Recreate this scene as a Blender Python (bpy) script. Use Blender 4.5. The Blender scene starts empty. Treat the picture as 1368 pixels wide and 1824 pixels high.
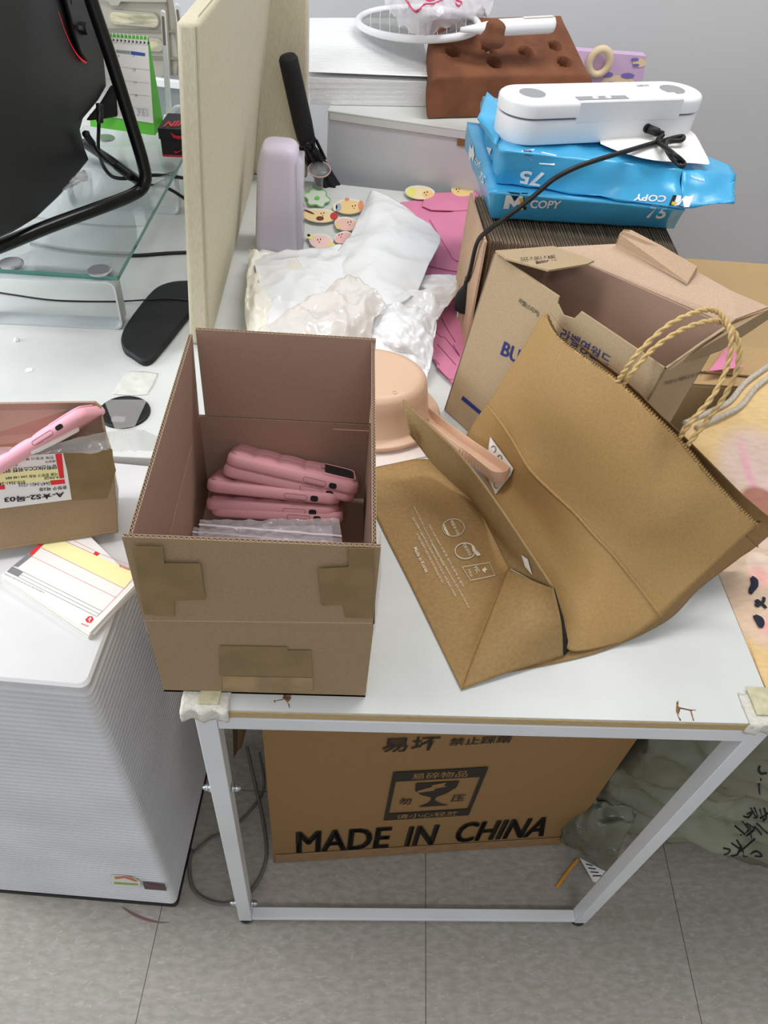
import bpy, bmesh, math, random
from mathutils import Vector, Matrix, noise
from mathutils.bvhtree import BVHTree
random.seed(4)
SC = bpy.context.scene
COL = SC.collection
PI = math.pi
V = Vector
# ------------------------------------------------------------------ camera
FPX = 1320.09
CAM = V((0.130029, -0.360751, 1.401288))
RR = ((0.99683962, -0.01367604, 0.07825437), (0.04388543, -0.72630968, -0.68596524), (0.06621819, 0.68723155, -0.72341409))
cd = bpy.data.cameras.new('camera'); cam = bpy.data.objects.new('camera', cd); COL.objects.link(cam)
r0, r1, r2 = (V(r) for r in RR)
m = Matrix.Identity(4)
for i in range(3):
    m[i][0] = r0[i]; m[i][1] = -r1[i]; m[i][2] = -r2[i]; m[i][3] = CAM[i]
cam.matrix_world = m
cd.sensor_fit = 'HORIZONTAL'; cd.sensor_width = 36; cd.lens = FPX/1368*36; cd.clip_start = .02
SC.camera = cam
# ------------------------------------------------------------------ light, exposure
w = bpy.data.worlds.new('world'); SC.world = w; w.use_nodes = True
w.node_tree.nodes['Background'].inputs[0].default_value = (0.93, 0.96, 1.0, 1)
w.node_tree.nodes['Background'].inputs[1].default_value = 0.36
def area(name, loc, sx, sy, power, col=(1, 1, 1), rot=(0, 0, 0)):
    l = bpy.data.lights.new(name, 'AREA'); l.shape = 'RECTANGLE'; l.size = sx; l.size_y = sy; l.energy = power; l.color = col
    o = bpy.data.objects.new(name, l); COL.objects.link(o); o.location = loc; o.rotation_euler = rot
area('window_daylight', (-2.0, 0.3, 1.25), 1.6, 1.2, 34, (.86, .93, 1), (0, -PI/2, 0))
area('ceiling_light', (0.9, 1.0, 2.55), 1.2, 0.3, 15, (1, .98, .95))
area('ceiling_light', (-0.9, 0.2, 2.55), 1.2, 0.3, 15, (1, .99, .97))
area('ceiling_light', (0.4, -1.5, 2.55), 1.2, 0.3, 12, (.97, .99, 1))
SC.view_settings.view_transform = 'Standard'; SC.view_settings.look = 'None'
SC.view_settings.gamma = 1; SC.view_settings.use_curve_mapping = False; SC.view_settings.exposure = 0.30

# ------------------------------------------------------------------ pixel -> place helpers
def ray(u, v):
    x = (u-684)/FPX; y = (v-912)/FPX
    return r0*x + r1*y + r2
def P(u, v, z):
    d = ray(u, v); return CAM + d*((z-CAM.z)/d.z)
def PY(u, v, y):
    d = ray(u, v); return CAM + d*((y-CAM.y)/d.y)
def PX(u, v, x):
    d = ray(u, v); return CAM + d*((x-CAM.x)/d.x)
def PL(u, v, o, n):
    d = ray(u, v); return CAM + d*((V(o)-CAM).dot(n)/d.dot(n))
def PD(u, v, D):
    d = ray(u, v).normalized(); return CAM + d*D

# ------------------------------------------------------------------ materials
def lin(c):
    c = c/255; return c/12.92 if c <= .04045 else ((c+.055)/1.055)**2.4
def rgb(c): return (lin(c[0]), lin(c[1]), lin(c[2]), 1)
MATS = {}
def mat(name, c, rough=.6, var=.0, vscale=30, bump=0, bscale=60, metal=0, trans=0, alpha=1, c2=None, stretch=(1, 1, 1), spec=.5, sss=0, coat=0, emit=0, detail=4, ior=1.45):
    if name in MATS: return MATS[name]
    M = bpy.data.materials.new(name); M.use_nodes = True
    nt = M.node_tree; b = nt.nodes['Principled BSDF']; L = nt.links.new
    b.inputs['Base Color'].default_value = rgb(c); b.inputs['Roughness'].default_value = rough
    b.inputs['Metallic'].default_value = metal; b.inputs['Transmission Weight'].default_value = trans
    b.inputs['Alpha'].default_value = alpha; b.inputs['Specular IOR Level'].default_value = spec; b.inputs['IOR'].default_value = ior
    b.inputs['Coat Weight'].default_value = coat
    if emit: b.inputs['Emission Color'].default_value = rgb(c); b.inputs['Emission Strength'].default_value = emit
    tc = nt.nodes.new('ShaderNodeTexCoord'); mp = nt.nodes.new('ShaderNodeMapping'); mp.inputs['Scale'].default_value = stretch
    L(tc.outputs['Object'], mp.inputs[0])
    if var or c2:
        n = nt.nodes.new('ShaderNodeTexNoise'); n.inputs['Scale'].default_value = vscale; n.inputs['Detail'].default_value = detail
        L(mp.outputs[0], n.inputs['Vector'])
        cr = nt.nodes.new('ShaderNodeValToRGB'); L(n.outputs['Fac'], cr.inputs[0])
        a = c; bb = c2 if c2 else tuple(max(0, x*(1-var)) for x in c)
        if not c2: a = tuple(min(255, x*(1+var*.6)) for x in c)
        cr.color_ramp.elements[0].position = .35; cr.color_ramp.elements[0].color = rgb(bb)
        cr.color_ramp.elements[1].position = .65; cr.color_ramp.elements[1].color = rgb(a)
        L(cr.outputs[0], b.inputs['Base Color'])
    if bump:
        n = nt.nodes.new('ShaderNodeTexNoise'); n.inputs['Scale'].default_value = bscale; n.inputs['Detail'].default_value = 5
        L(mp.outputs[0], n.inputs['Vector'])
        bp = nt.nodes.new('ShaderNodeBump'); bp.inputs['Strength'].default_value = bump; bp.inputs['Distance'].default_value = .004
        L(n.outputs['Fac'], bp.inputs['Height']); L(bp.outputs[0], b.inputs['Normal'])
    MATS[name] = M
    return M
white_lam = mat('white laminate', (214, 216, 213), .5, .025, 9, .02, 400)
white_paint = mat('white painted steel', (224, 226, 228), .35, .02, 8, .05, 120)
chipwood = mat('edge band wood', (196, 172, 128), .6, 0, 20, c2=(172, 146, 102), stretch=(6, 60, 160))
chip_brown = mat('broken chipboard', (128, 92, 58), .9, .35, 300)
kraft = mat('kraft cardboard', (158, 134, 102), .75, .06, 900, .04, 500)
kraft_warm = mat('kraft cardboard warm', (170, 140, 98), .75, .05, 700, .03, 500)
kraft_in = mat('kraft cardboard inner', (166, 136, 118), .8, .04, 800, .03, 500)
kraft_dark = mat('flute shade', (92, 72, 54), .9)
kraft_edge = mat('kraft liner edge', (186, 164, 138), .8)
tape_b = mat('brown packing tape', (136, 112, 72), .25, .06, 40, .1, 120)
tape_c = mat('clear packing tape', (235, 232, 226), .15, trans=.0, alpha=.16, bump=.3, bscale=60)
clear = mat('clear plastic film', (240, 242, 244), .08, alpha=.38, bump=.5, bscale=50, spec=1)
clear2 = mat('clear hard plastic', (235, 238, 240), .08, trans=.85, alpha=.6)
glass = mat('shelf glass', (228, 240, 238), .02, trans=.95, alpha=.55)
glass_edge = mat('glass edge', (96, 158, 142), .1, trans=.3)
black = mat('black plastic', (20, 20, 21), .5)
black_gloss = mat('black painted tube', (14, 14, 15), .25)
blackm = mat('monitor black', (20, 20, 21), .5, .1, 500)
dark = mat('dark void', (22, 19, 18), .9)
ink = mat('black ink', (38, 33, 28), .8)
inkk = mat('label ink', (30, 30, 32), .7)
navy = mat('navy ink', (34, 42, 118), .7)
chrome = mat('brushed metal', (200, 203, 206), .25, metal=.9)
pink_case = mat('pink silicone', (204, 146, 152), .5, spec=.35)
pink_case2 = mat('light pink silicone', (243, 178, 192), .45, spec=.35)
pink_dark = mat('pink groove', (92, 50, 58), .7)
pink_paper = mat('pink card', (224, 134, 168), .6, .03, 12)
pink_gap = mat('card cut line', (120, 52, 84), .8)
fabric = mat('beige woven fabric', (220, 212, 186), .9, 0, 90, .3, 600, c2=(206, 197, 170), stretch=(9, 9, 1.2), detail=8)
fabric_t = mat('white fabric tape', (222, 219, 208), .9, .05, 300, .4, 900)
brown_plush = mat('brown plush', (134, 84, 58), .95, .12, 18, .6, 700)
brown_plush2 = mat('brown plush lining shaded', (104, 62, 44), .95, .3, 60, .6, 500)  # lining darkened in colour so the pockets read as deep, shaded holes
foam_w = mat('white foam sheet', (244, 245, 245), .6, .01, 40, .35, 160)
film_w = mat('white thin film', (242, 243, 244), .22, 0, 14, .2, 60, spec=.8)
peach = mat('peach plastic', (222, 186, 158), .4)
paper_w = mat('white paper', (238, 236, 232), .6)
blue = mat('ream blue wrap', (70, 176, 226), .28, .05, 12, .12, 60, spec=.6)
white = mat('matte white plastic', (238, 238, 240), .35)
silver = mat('silver disc', (180, 182, 184), .3, metal=.7)
grey_m = mat('grey strip', (150, 152, 154), .4)
green = mat('green card', (96, 190, 60), .5)
red = mat('red print', (226, 44, 40), .6)
greige = mat('greige plastic', (172, 166, 154), .5, .03, 8)
greige_d = mat('greige slot', (132, 126, 112), .7)
lilac = mat('lilac plastic', (222, 212, 228), .4)
cable_m = mat('black cable', (16, 16, 17), .45)
cream = mat('cream plastic', (230, 208, 172), .5)

# ------------------------------------------------------------------ object helpers
WL = {}
def _link(o, parent, wl):
    COL.objects.link(o)
    if parent:
        o.parent = parent; o.location = wl - WL[parent.name]
    else: o.location = wl
    WL[o.name] = wl.copy()
def tag(o, label=None, cat=None, group=None, kind=None):
    if label: o['label'] = label
    if cat: o['category'] = cat
    if group: o['group'] = group
    if kind: o['kind'] = kind
    return o
def thing(name, loc, label, cat, group=None):
    o = bpy.data.objects.new(name, None); o.empty_display_size = .03
    _link(o, None, V(loc)); return tag(o, label, cat, group)
def obj(name, vf, material, parent=None, smooth=False, bevel=0, subsurf=0, solid=0, origin=None, mats=None, seg=2, solid_off=-1):
    """vf = (verts, faces[, material index list]) in world coordinates"""
    vs, fs = vf[0], vf[1]
    vs = [V(v) for v in vs]
    if parent: wl = WL[parent.name].copy()
    elif origin is not None: wl = V(origin)
    else:
        lo = V([min(v[i] for v in vs) for i in range(3)]); hi = V([max(v[i] for v in vs) for i in range(3)])
        wl = V(((lo.x+hi.x)/2, (lo.y+hi.y)/2, lo.z))
    me = bpy.data.meshes.new(name)
    me.from_pydata([v-wl for v in vs], [], [list(f) for f in fs])
    for mm in (mats or [material]): me.materials.append(mm)
    if len(vf) > 2 and vf[2]:
        for p, i in zip(me.polygons, vf[2]): p.material_index = i
    bm = bmesh.new(); bm.from_mesh(me); bmesh.ops.recalc_face_normals(bm, faces=bm.faces)
    if smooth:
        for f in bm.faces: f.smooth = True
    bm.to_mesh(me); bm.free()
    if smooth == 'sharp': me.set_sharp_from_angle(angle=.6)
    o = bpy.data.objects.new(name, me); _link(o, parent, wl)
    if solid:
        s = o.modifiers.new('s', 'SOLIDIFY'); s.thickness = solid; s.offset = solid_off
    if bevel:
        b = o.modifiers.new('b', 'BEVEL'); b.width = bevel; b.segments = seg; b.limit_method = 'ANGLE'; b.angle_limit = .6
        if bevel and not smooth:
            for p in me.polygons: p.use_smooth = True
            me.set_sharp_from_angle(angle=.7) if hasattr(me, 'set_sharp_from_angle') else None
    if subsurf:
        s = o.modifiers.new('ss', 'SUBSURF'); s.levels = subsurf; s.render_levels = subsurf
    return o
def join(*parts):
    vs, fs, mi = [], [], []
    for p in parts:
        n = len(vs); vs += [V(v) for v in p[0]]; fs += [[i+n for i in f] for f in p[1]]
        mi += list(p[2]) if len(p) > 2 and p[2] else [0]*len(p[1])
    return vs, fs, mi
def setm(p, i): return p[0], p[1], [i]*len(p[1])
def hexa(b, t):
    """b, t : four points each, counter-clockwise"""
    return [V(x) for x in list(b)+list(t)], [(3, 2, 1, 0), (4, 5, 6, 7), (0, 1, 5, 4), (1, 2, 6, 5), (2, 3, 7, 6), (3, 0, 4, 7)]
def box(x0, x1, y0, y1, z0, z1):
    return hexa([(x0, y0, z0), (x1, y0, z0), (x1, y1, z0), (x0, y1, z0)], [(x0, y0, z1), (x1, y0, z1), (x1, y1, z1), (x0, y1, z1)])
def obox(o, ax, ay, az, L, W, H):
    """box at corner o along axes"""
    o = V(o); a = V(ax).normalized()*L; b = V(ay).normalized()*W; c = V(az).normalized()*H
    return hexa([o, o+a, o+a+b, o+b], [o+c, o+a+c, o+a+b+c, o+b+c])
def bar(p, q, w, h, up=(0, 0, 1)):
    p = V(p); q = V(q); d = (q-p).normalized(); s = d.cross(V(up)).normalized(); u = s.cross(d).normalized()
    f = lambda c: [c-s*w/2-u*h/2, c+s*w/2-u*h/2, c+s*w/2+u*h/2, c-s*w/2+u*h/2]
    return hexa(f(p), f(q))
def prism(pts, off):
    pts = [V(p) for p in pts]; n = len(pts); off = V(off)
    vs = pts+[p+off for p in pts]
    fs = [tuple(range(n))[::-1], tuple(range(n, 2*n))]+[(i, (i+1) % n, n+(i+1) % n, n+i) for i in range(n)]
    return vs, fs
def cat(pts, k=6, closed=False):
    pts = [V(p) for p in pts]; n = len(pts); out = []
    rng = range(n if closed else n-1)
    for i in rng:
        if closed: a, b, c, d = pts[i-1], pts[i], pts[(i+1) % n], pts[(i+2) % n]
        else: a, b, c, d = pts[max(i-1, 0)], pts[i], pts[i+1], pts[min(i+2, n-1)]
        for j in range(k):
            t = j/k
            out.append(.5*((2*b)+(c-a)*t+(2*a-5*b+4*c-d)*t*t+(3*b-a-3*c+d)*t**3))
    if not closed: out.append(pts[-1])
    return out
def tube(pts, r, n=8, k=6, closed=False, flat=1.0, up=None, smoothpath=True):
    ps = cat(pts, k, closed) if smoothpath else [V(p) for p in pts]
    m_ = len(ps); rs = r if callable(r) else (lambda t: r)
    vs, fs = [], []
    T = [(ps[(i+1) % m_ if closed else min(i+1, m_-1)]-ps[i-1 if (closed or i) else 0]).normalized() for i in range(m_)]
    nrm = V(up) if up else T[0].orthogonal()
    for i in range(m_):
        nrm = (nrm-T[i]*nrm.dot(T[i]))
        nrm = nrm.normalized() if nrm.length > 1e-9 else T[i].orthogonal().normalized()
        b = T[i].cross(nrm); R_ = rs(i/max(1, m_-1))
        for j in range(n):
            a = 2*PI*j/n; vs.append(ps[i]+nrm*(math.cos(a)*R_*flat)+b*(math.sin(a)*R_))
    for i in range(m_ if closed else m_-1):
        i2 = (i+1) % m_
        for j in range(n):
            fs.append((i*n+j, i*n+(j+1) % n, i2*n+(j+1) % n, i2*n+j))
    if not closed:
        fs.append(tuple(range(n))[::-1]); fs.append(tuple(range((m_-1)*n, m_*n)))
    return vs, fs
def lathe(c, prof, axis=(0, 0, 1), n=24):
    """prof: list of (radius, height) along axis"""
    c = V(c); a = V(axis).normalized(); u = a.orthogonal().normalized(); w_ = a.cross(u)
    vs, fs = [], []
    for r, h in prof:
        for j in range(n):
            t = 2*PI*j/n; vs.append(c+a*h+u*(math.cos(t)*r)+w_*(math.sin(t)*r))
    for i in range(len(prof)-1):
        for j in range(n): fs.append((i*n+j, i*n+(j+1) % n, (i+1)*n+(j+1) % n, (i+1)*n+j))
    fs.append(tuple(range(n))[::-1]); fs.append(tuple(range((len(prof)-1)*n, len(prof)*n)))
    return vs, fs
def patch(ctrl, ku=6, kv=6, amp=0, sc=12, seed=0, ridge=False):
    """ctrl: rows of control points -> smooth grid with crumple noise"""
    rows = [cat(r, ku) for r in ctrl]; nc = len(rows[0])
    cols = [cat([r[i] for r in rows], kv) for i in range(nc)]
    nr = len(cols[0]); vs = []
    for j in range(nr):
        for i in range(nc):
            p = cols[i][j].copy()
            if amp:
                q = p*sc+V((seed*7.3, seed*3.1, 0)); k = noise.noise(q)+.5*noise.noise(q*2.3)
                if ridge: k = (1-abs(noise.noise(q))*2.2)+.5*(1-abs(noise.noise(q*2.1+V((5, 2, 1))))*2.2)-.75
                p.z += amp*k
            vs.append(p)
    fs = [(j*nc+i, j*nc+i+1, (j+1)*nc+i+1, (j+1)*nc+i) for j in range(nr-1) for i in range(nc-1)]
    return vs, fs
FONT = None
def text_mesh(s, bold=0.0, spacing=1.0):
    c = bpy.data.curves.new('t', 'FONT'); c.body = s; c.size = 1; c.offset = bold; c.space_character = spacing; c.resolution_u = 3
    o = bpy.data.objects.new('t', c); COL.objects.link(o)
    dg = bpy.context.evaluated_depsgraph_get(); me = bpy.data.meshes.new_from_object(o.evaluated_get(dg))
    vs = [v.co.copy() for v in me.vertices]; fs = [tuple(p.vertices) for p in me.polygons]
    COL.objects.unlink(o); bpy.data.objects.remove(o); bpy.data.curves.remove(c); bpy.data.meshes.remove(me)
    return vs, fs
def text_quad(s, q, lift=.0006, bold=0.0, spacing=1.0, proj=None):
    """q: bl, br, tr, tl world points of the reading box; proj optional map"""
    vs, fs = text_mesh(s, bold, spacing)
    if not vs: return [V((0, 0, 0))]*3, [(0, 1, 2)]
    x0 = min(v.x for v in vs); x1 = max(v.x for v in vs); y0 = min(v.y for v in vs); y1 = max(v.y for v in vs)
    bl, br, tr, tl = [V(a) for a in q]
    n = (br-bl).cross(tl-bl).normalized()
    if n.dot(CAM-bl) < 0: n = -n
    out = []
    for v in vs:
        a = (v.x-x0)/max(1e-6, x1-x0); b = (v.y-y0)/max(1e-6, y1-y0)
        out.append((bl*(1-a)+br*a)*(1-b)+(tl*(1-a)+tr*a)*b+n*lift)
    return out, fs
def quadp(q, f, lift=.0005):
    """flat polygon in the (a,b) coordinates of quad q"""
    bl, br, tr, tl = [V(a) for a in q]; n = (br-bl).cross(tl-bl).normalized()
    if n.dot(CAM-bl) < 0: n = -n
    pts = [(bl*(1-a)+br*a)*(1-b)+(tl*(1-a)+tr*a)*b+n*lift for a, b in f]
    return pts, [tuple(range(len(pts)))]
def bvh_of(vf): return BVHTree.FromPolygons([tuple(v) for v in vf[0]], [tuple(f) for f in vf[1]])
def hit(bvh, u, v, lift=.001):
    d = ray(u, v).normalized(); loc, n, i, dist = bvh.ray_cast(CAM, d)
    if loc is None: return None
    if n.dot(d) > 0: n = -n
    return loc+n*lift
def ring(c, ax, ay, r0_, r1_, n=28):
    c = V(c); vs = [c+V(ax)*(math.cos(2*PI*i/n)*r)+V(ay)*(math.sin(2*PI*i/n)*r) for r in (r0_, r1_) for i in range(n)]
    return vs, [(i, (i+1) % n, n+(i+1) % n, n+i) for i in range(n)]
def disc(c, ax, ay, n=28):
    c = V(c); return [c+V(ax)*math.cos(2*PI*i/n)+V(ay)*math.sin(2*PI*i/n) for i in range(n)], [tuple(range(n))]
def line(p, q, w_, n):
    p = V(p); q = V(q); s = (q-p).cross(V(n)).normalized()*w_/2
    return [p-s, q-s, q+s, p+s], [(0, 1, 2, 3)]
def rrect(cx, cy, hx, hy, r, n=6):
    out = []
    for sx, sy, a0 in ((1, 1, 0), (-1, 1, PI/2), (-1, -1, PI), (1, -1, 1.5*PI)):
        for i in range(n+1):
            a = a0+PI/2*i/n; out.append((cx+sx*(hx-r)+math.cos(a)*r, cy+sy*(hy-r)+math.sin(a)*r))
    return out
def loft(loops, cap=True):
    n = len(loops[0]); vs = [V(p) for l in loops for p in l]
    fs = [(i*n+j, i*n+(j+1) % n, (i+1)*n+(j+1) % n, (i+1)*n+j) for i in range(len(loops)-1) for j in range(n)]
    if cap: fs += [tuple(range(n))[::-1], tuple(range((len(loops)-1)*n, len(loops)*n))]
    return vs, fs
TZ = .73
# ================================================================== STRUCTURE
fm = mat('vinyl floor tile', (168, 159, 153), .42, c2=(148, 145, 132), vscale=52, stretch=(1, 2.2, 1), detail=8, bump=.03, bscale=300)
nt = fm.node_tree; L = nt.links.new; bs = nt.nodes['Principled BSDF']
src = bs.inputs['Base Color'].links[0].from_socket
tc = nt.nodes.new('ShaderNodeTexCoord'); vr = nt.nodes.new('ShaderNodeMapping'); vr.inputs['Rotation'].default_value = (0, 0, math.radians(2.9))
vr.inputs['Location'].default_value = (0, 0, 0); L(tc.outputs['Object'], vr.inputs[0])
sp = nt.nodes.new('ShaderNodeSeparateXYZ'); L(vr.outputs[0], sp.inputs[0])
ca, sa = math.cos(math.radians(2.9)), math.sin(math.radians(2.9))
def gridline(sock, off):
    a = nt.nodes.new('ShaderNodeMath'); a.operation = 'SUBTRACT'; L(sock, a.inputs[0]); a.inputs[1].default_value = off
    b = nt.nodes.new('ShaderNodeMath'); b.operation = 'PINGPONG'; L(a.outputs[0], b.inputs[0]); b.inputs[1].default_value = .2255
    c = nt.nodes.new('ShaderNodeMath'); c.operation = 'LESS_THAN'; L(b.outputs[0], c.inputs[0]); c.inputs[1].default_value = .0006
    return c.outputs[0]
gx = gridline(sp.outputs[0], .3087*ca+.1438*sa+.0008); gy = gridline(sp.outputs[1], .225)
mx = nt.nodes.new('ShaderNodeMath'); mx.operation = 'MAXIMUM'; L(gx, mx.inputs[0]); L(gy, mx.inputs[1])
mix = nt.nodes.new('ShaderNodeMix'); mix.data_type = 'RGBA'; L(mx.outputs[0], mix.inputs[0]); L(src, mix.inputs[6]); mix.inputs[7].default_value = rgb((58, 54, 50))
# second mottling: thin pale chips
n2 = nt.nodes.new('ShaderNodeTexNoise'); n2.inputs['Scale'].default_value = 60; n2.inputs['Detail'].default_value = 3; n2.inputs['Distortion'].default_value = 1.2
mp2 = nt.nodes.new('ShaderNodeMapping'); mp2.inputs['Scale'].default_value = (1, 2.6, 1); L(tc.outputs['Object'], mp2.inputs[0]); L(mp2.outputs[0], n2.inputs['Vector'])
r2_ = nt.nodes.new('ShaderNodeValToRGB'); r2_.color_ramp.elements[0].position = .60; r2_.color_ramp.elements[1].position = .66; L(n2.outputs['Fac'], r2_.inputs[0])
sc2 = nt.nodes.new('ShaderNodeMath'); sc2.operation = 'MULTIPLY'; sc2.inputs[1].default_value = .75; L(r2_.outputs[0], sc2.inputs[0])
mix2 = nt.nodes.new('ShaderNodeMix'); mix2.data_type = 'RGBA'; L(sc2.outputs[0], mix2.inputs[0]); L(src, mix2.inputs[6]); mix2.inputs[7].default_value = rgb((176, 170, 162))
L(mix2.outputs[2], mix.inputs[6]); L(mix.outputs[2], bs.inputs['Base Color'])
fl = obj('floor', box(-2.2, 2.8, -2.2, 2.0, -.05, 0), fm, origin=(0, 0, 0)); tag(fl, kind='structure')
wallm = mat('painted wall', (212, 212, 214), .7, .01, 3, .02, 60)
wl_ = obj('wall_back', box(-2.2, 2.8, 1.95, 2.03, 0, 2.7), wallm); tag(wl_, kind='structure')
sm_pts = [P(u, v, .001) for u, v in ((218, 1616), (235, 1627), (258, 1637), (285, 1643), (312, 1642))]
obj('scuff_mark', tube(sm_pts, lambda t: .0025*math.sin(PI*min(1, t+.08)), n=6, flat=.1, up=(0, 0, 1)), mat('plum scuff', (120, 86, 92), .7), fl)

# ================================================================== WORK TABLE (camera at its short end)
tb = thing('work_table', (.3, .6, 0), 'white work table on square steel legs with fabric covered front corners and chipped top', 'table')
obj('tabletop', prism([V((0, 0, TZ-.0155)), V((.597, 0, TZ-.0155)), V((.597, 1.192, TZ-.0155)), V((.05, 1.238, TZ-.0155)), V((0, 1.238, TZ-.0155))], (0, 0, .0155)), white_lam, tb)
obj('edge_band', box(.0, .597, -.0012, 0, TZ-.0125, TZ-.0022), chipwood, tb)
obj('rail', box(.022, .575, -.001, .017, .692, TZ-.0157), white_paint, tb, bevel=.001)
obj('rail', box(.0, .018, .02, 1.18, .692, TZ-.0157), white_paint, tb)
obj('rail', box(.577, .597, .02, 1.18, .692, TZ-.0157), white_paint, tb)
obj('leg', box(.0, .0215, -.001, .02, .012, TZ-.0157), white_paint, tb, bevel=.001)
obj('leg', box(.5745, .595, -.001, .02, .012, TZ-.0157), white_paint, tb, bevel=.001)
obj('leg', box(.0, .0215, 1.16, 1.18, .012, TZ-.0157), white_paint, tb)
obj('leg', box(.5745, .595, 1.16, 1.18, .012, TZ-.0157), white_paint, tb)
obj('crossbar', box(.0215, .5745, 0, .018, .013, .022), white_paint, tb, bevel=.001)
for x in (.011, .584):
    for y in (.01, 1.17): obj('foot', lathe((x, y, 0), [(.012, 0), (.0135, .002), (.0135, .010), (.010, .0125)]), black_gloss, tb, smooth=False)
for z in (.525, .075):
    for s, x in ((-1, -.001), (1, .0225)):
        obj('bolt', join(lathe((x, .009, z), [(.0055, 0), (.0055, .003)], (s, 0, 0), 16), lathe((x+s*.003, .009, z), [(.0045, 0), (.0042, .004), (.002, .0075), (.0004, .0082)], (s, 0, 0), 12)), chrome, tb, smooth=True)
# fabric corner covers, frayed
def corner_cover(x0, x1, y0, y1, sgn, seed):
    nx, ny = 16, 12; vs = []
    for j in range(ny+1):
        for i in range(nx+1):
            x = x0+(x1-x0)*i/nx; y = y1+(y0-y1)*j/ny; z = TZ+.0022
            d = max(0, (y1-y)-(y1-(-.0035)))       # length past the front edge
            if d > 0: z -= d*1.0; y = -.0035-.002*math.sin(i*.9+seed)
            fr = noise.noise(V((x*160, y*160, seed)))*.0009
            if j in (0, ny): y += fr*2; z += fr if j == 0 else fr*2
            vs.append(V((x+noise.noise(V((y*200, z*200, seed)))*.001, y, z+fr*.5)))
    fs = [(j*(nx+1)+i, j*(nx+1)+i+1, (j+1)*(nx+1)+i+1, (j+1)*(nx+1)+i) for j in range(ny) for i in range(nx)]
    return vs, fs
o = obj('corner_cover', corner_cover(-.012, .035, -.022, .026, -1, 1), fabric_t, tb, smooth=True, solid=.0018)
obj('tape_square', hexa([(.004, .004, TZ+.0025), (.024, .004, TZ+.0025), (.026, .026, TZ+.0025), (.006, .026, TZ+.0025)], [(.004, .004, TZ+.004), (.024, .004, TZ+.004), (.026, .026, TZ+.004), (.006, .026, TZ+.004)]), mat('yellowed tape', (206, 200, 166), .7, .08, 90), o)
o = obj('corner_cover', corner_cover(.564, .612, -.022, .034, 1, 5), fabric_t, tb, smooth=True, solid=.0018)
obj('tape_square', box(.574, .60, .008, .04, TZ+.003, TZ+.0045), mat('yellowed tape', (206, 200, 166), .7), o)
def zpoly(pix, z, h=.0006):
    return prism([P(u, v, z) for u, v in pix], (0, 0, h))
obj('chipped_patch', join(zpoly([(506, 1237), (517, 1234), (518, 1245), (512, 1252), (507, 1246), (503, 1244)], TZ), zpoly([(488, 1247), (492, 1249), (488, 1252)], TZ), zpoly([(493, 1247.5), (505, 1246), (505, 1247), (493, 1248.5)], TZ), zpoly([(512, 1252), (516, 1256), (515, 1262), (514, 1257)], TZ)), chip_brown, tb)
obj('chipped_patch', join(zpoly([(1205, 1251), (1208, 1248), (1208, 1258), (1212, 1262), (1208, 1274), (1204, 1268)], TZ), zpoly([(1211, 1260.5), (1229, 1264.3), (1240, 1265), (1229, 1266), (1211, 1262)], TZ), zpoly([(1229, 1265), (1231, 1265), (1236, 1284), (1234.5, 1284)], TZ), zpoly([(1206, 1273), (1213, 1283), (1211, 1284)], TZ)), chip_brown, tb)

# ================================================================== LEFT DESK
dl = thing('office_desk', (-.7, .9, 0), 'white desk at left carrying the glass monitor stand, with black cable grommet', 'desk')
obj('tabletop', box(-1.5, -.003, .355, 1.62, TZ-.025, TZ), white_lam, dl, bevel=.001)
for x in (-1.45, -.06):
    for y in (.40, 1.55): obj('leg', box(x, x+.04, y, y+.04, 0, TZ-.025), white_paint, dl)
gc = P(222, 735, TZ); gr = .0345
g = obj('cable_grommet', lathe(gc, [(gr, 0), (gr, .0022), (gr*.93, .0034), (gr*.78, .0034), (gr*.74, .0018), (.001, .0018)], n=40), black, dl, smooth=True)
obj('cable_slot', join(setm(prism([gc+V((x, y, .0017)) for x, y in rrect(-.004, -.017, .009, .006, .003)], (0, 0, .0006)), 0), setm(prism([gc+V((x, y, .0017)) for x, y in rrect(.012, .002, .011, .008, .006)], (0, 0, .0004)), 1)), None, g, mats=[mat('grommet hole', (120, 120, 122), .6), dark])
obj('clear_tape', prism([P(u, v, TZ+.0035) for u, v in ((185, 712), (262, 712), (240, 760), (205, 765))], (0, 0, .0002)), tape_c, g)
obj('tape_piece', patch([[P(u, v, TZ+.0008) for u, v in r] for r in (((228, 661), (255, 661), (282, 665)), ((212, 682), (243, 683), (273, 686)), ((200, 702), (232, 704), (262, 703)))], 5, 5, .0006, 90), mat('frosted tape', (224, 224, 214), .4, .05, 60), dl, smooth=True, solid=.0003)

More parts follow.
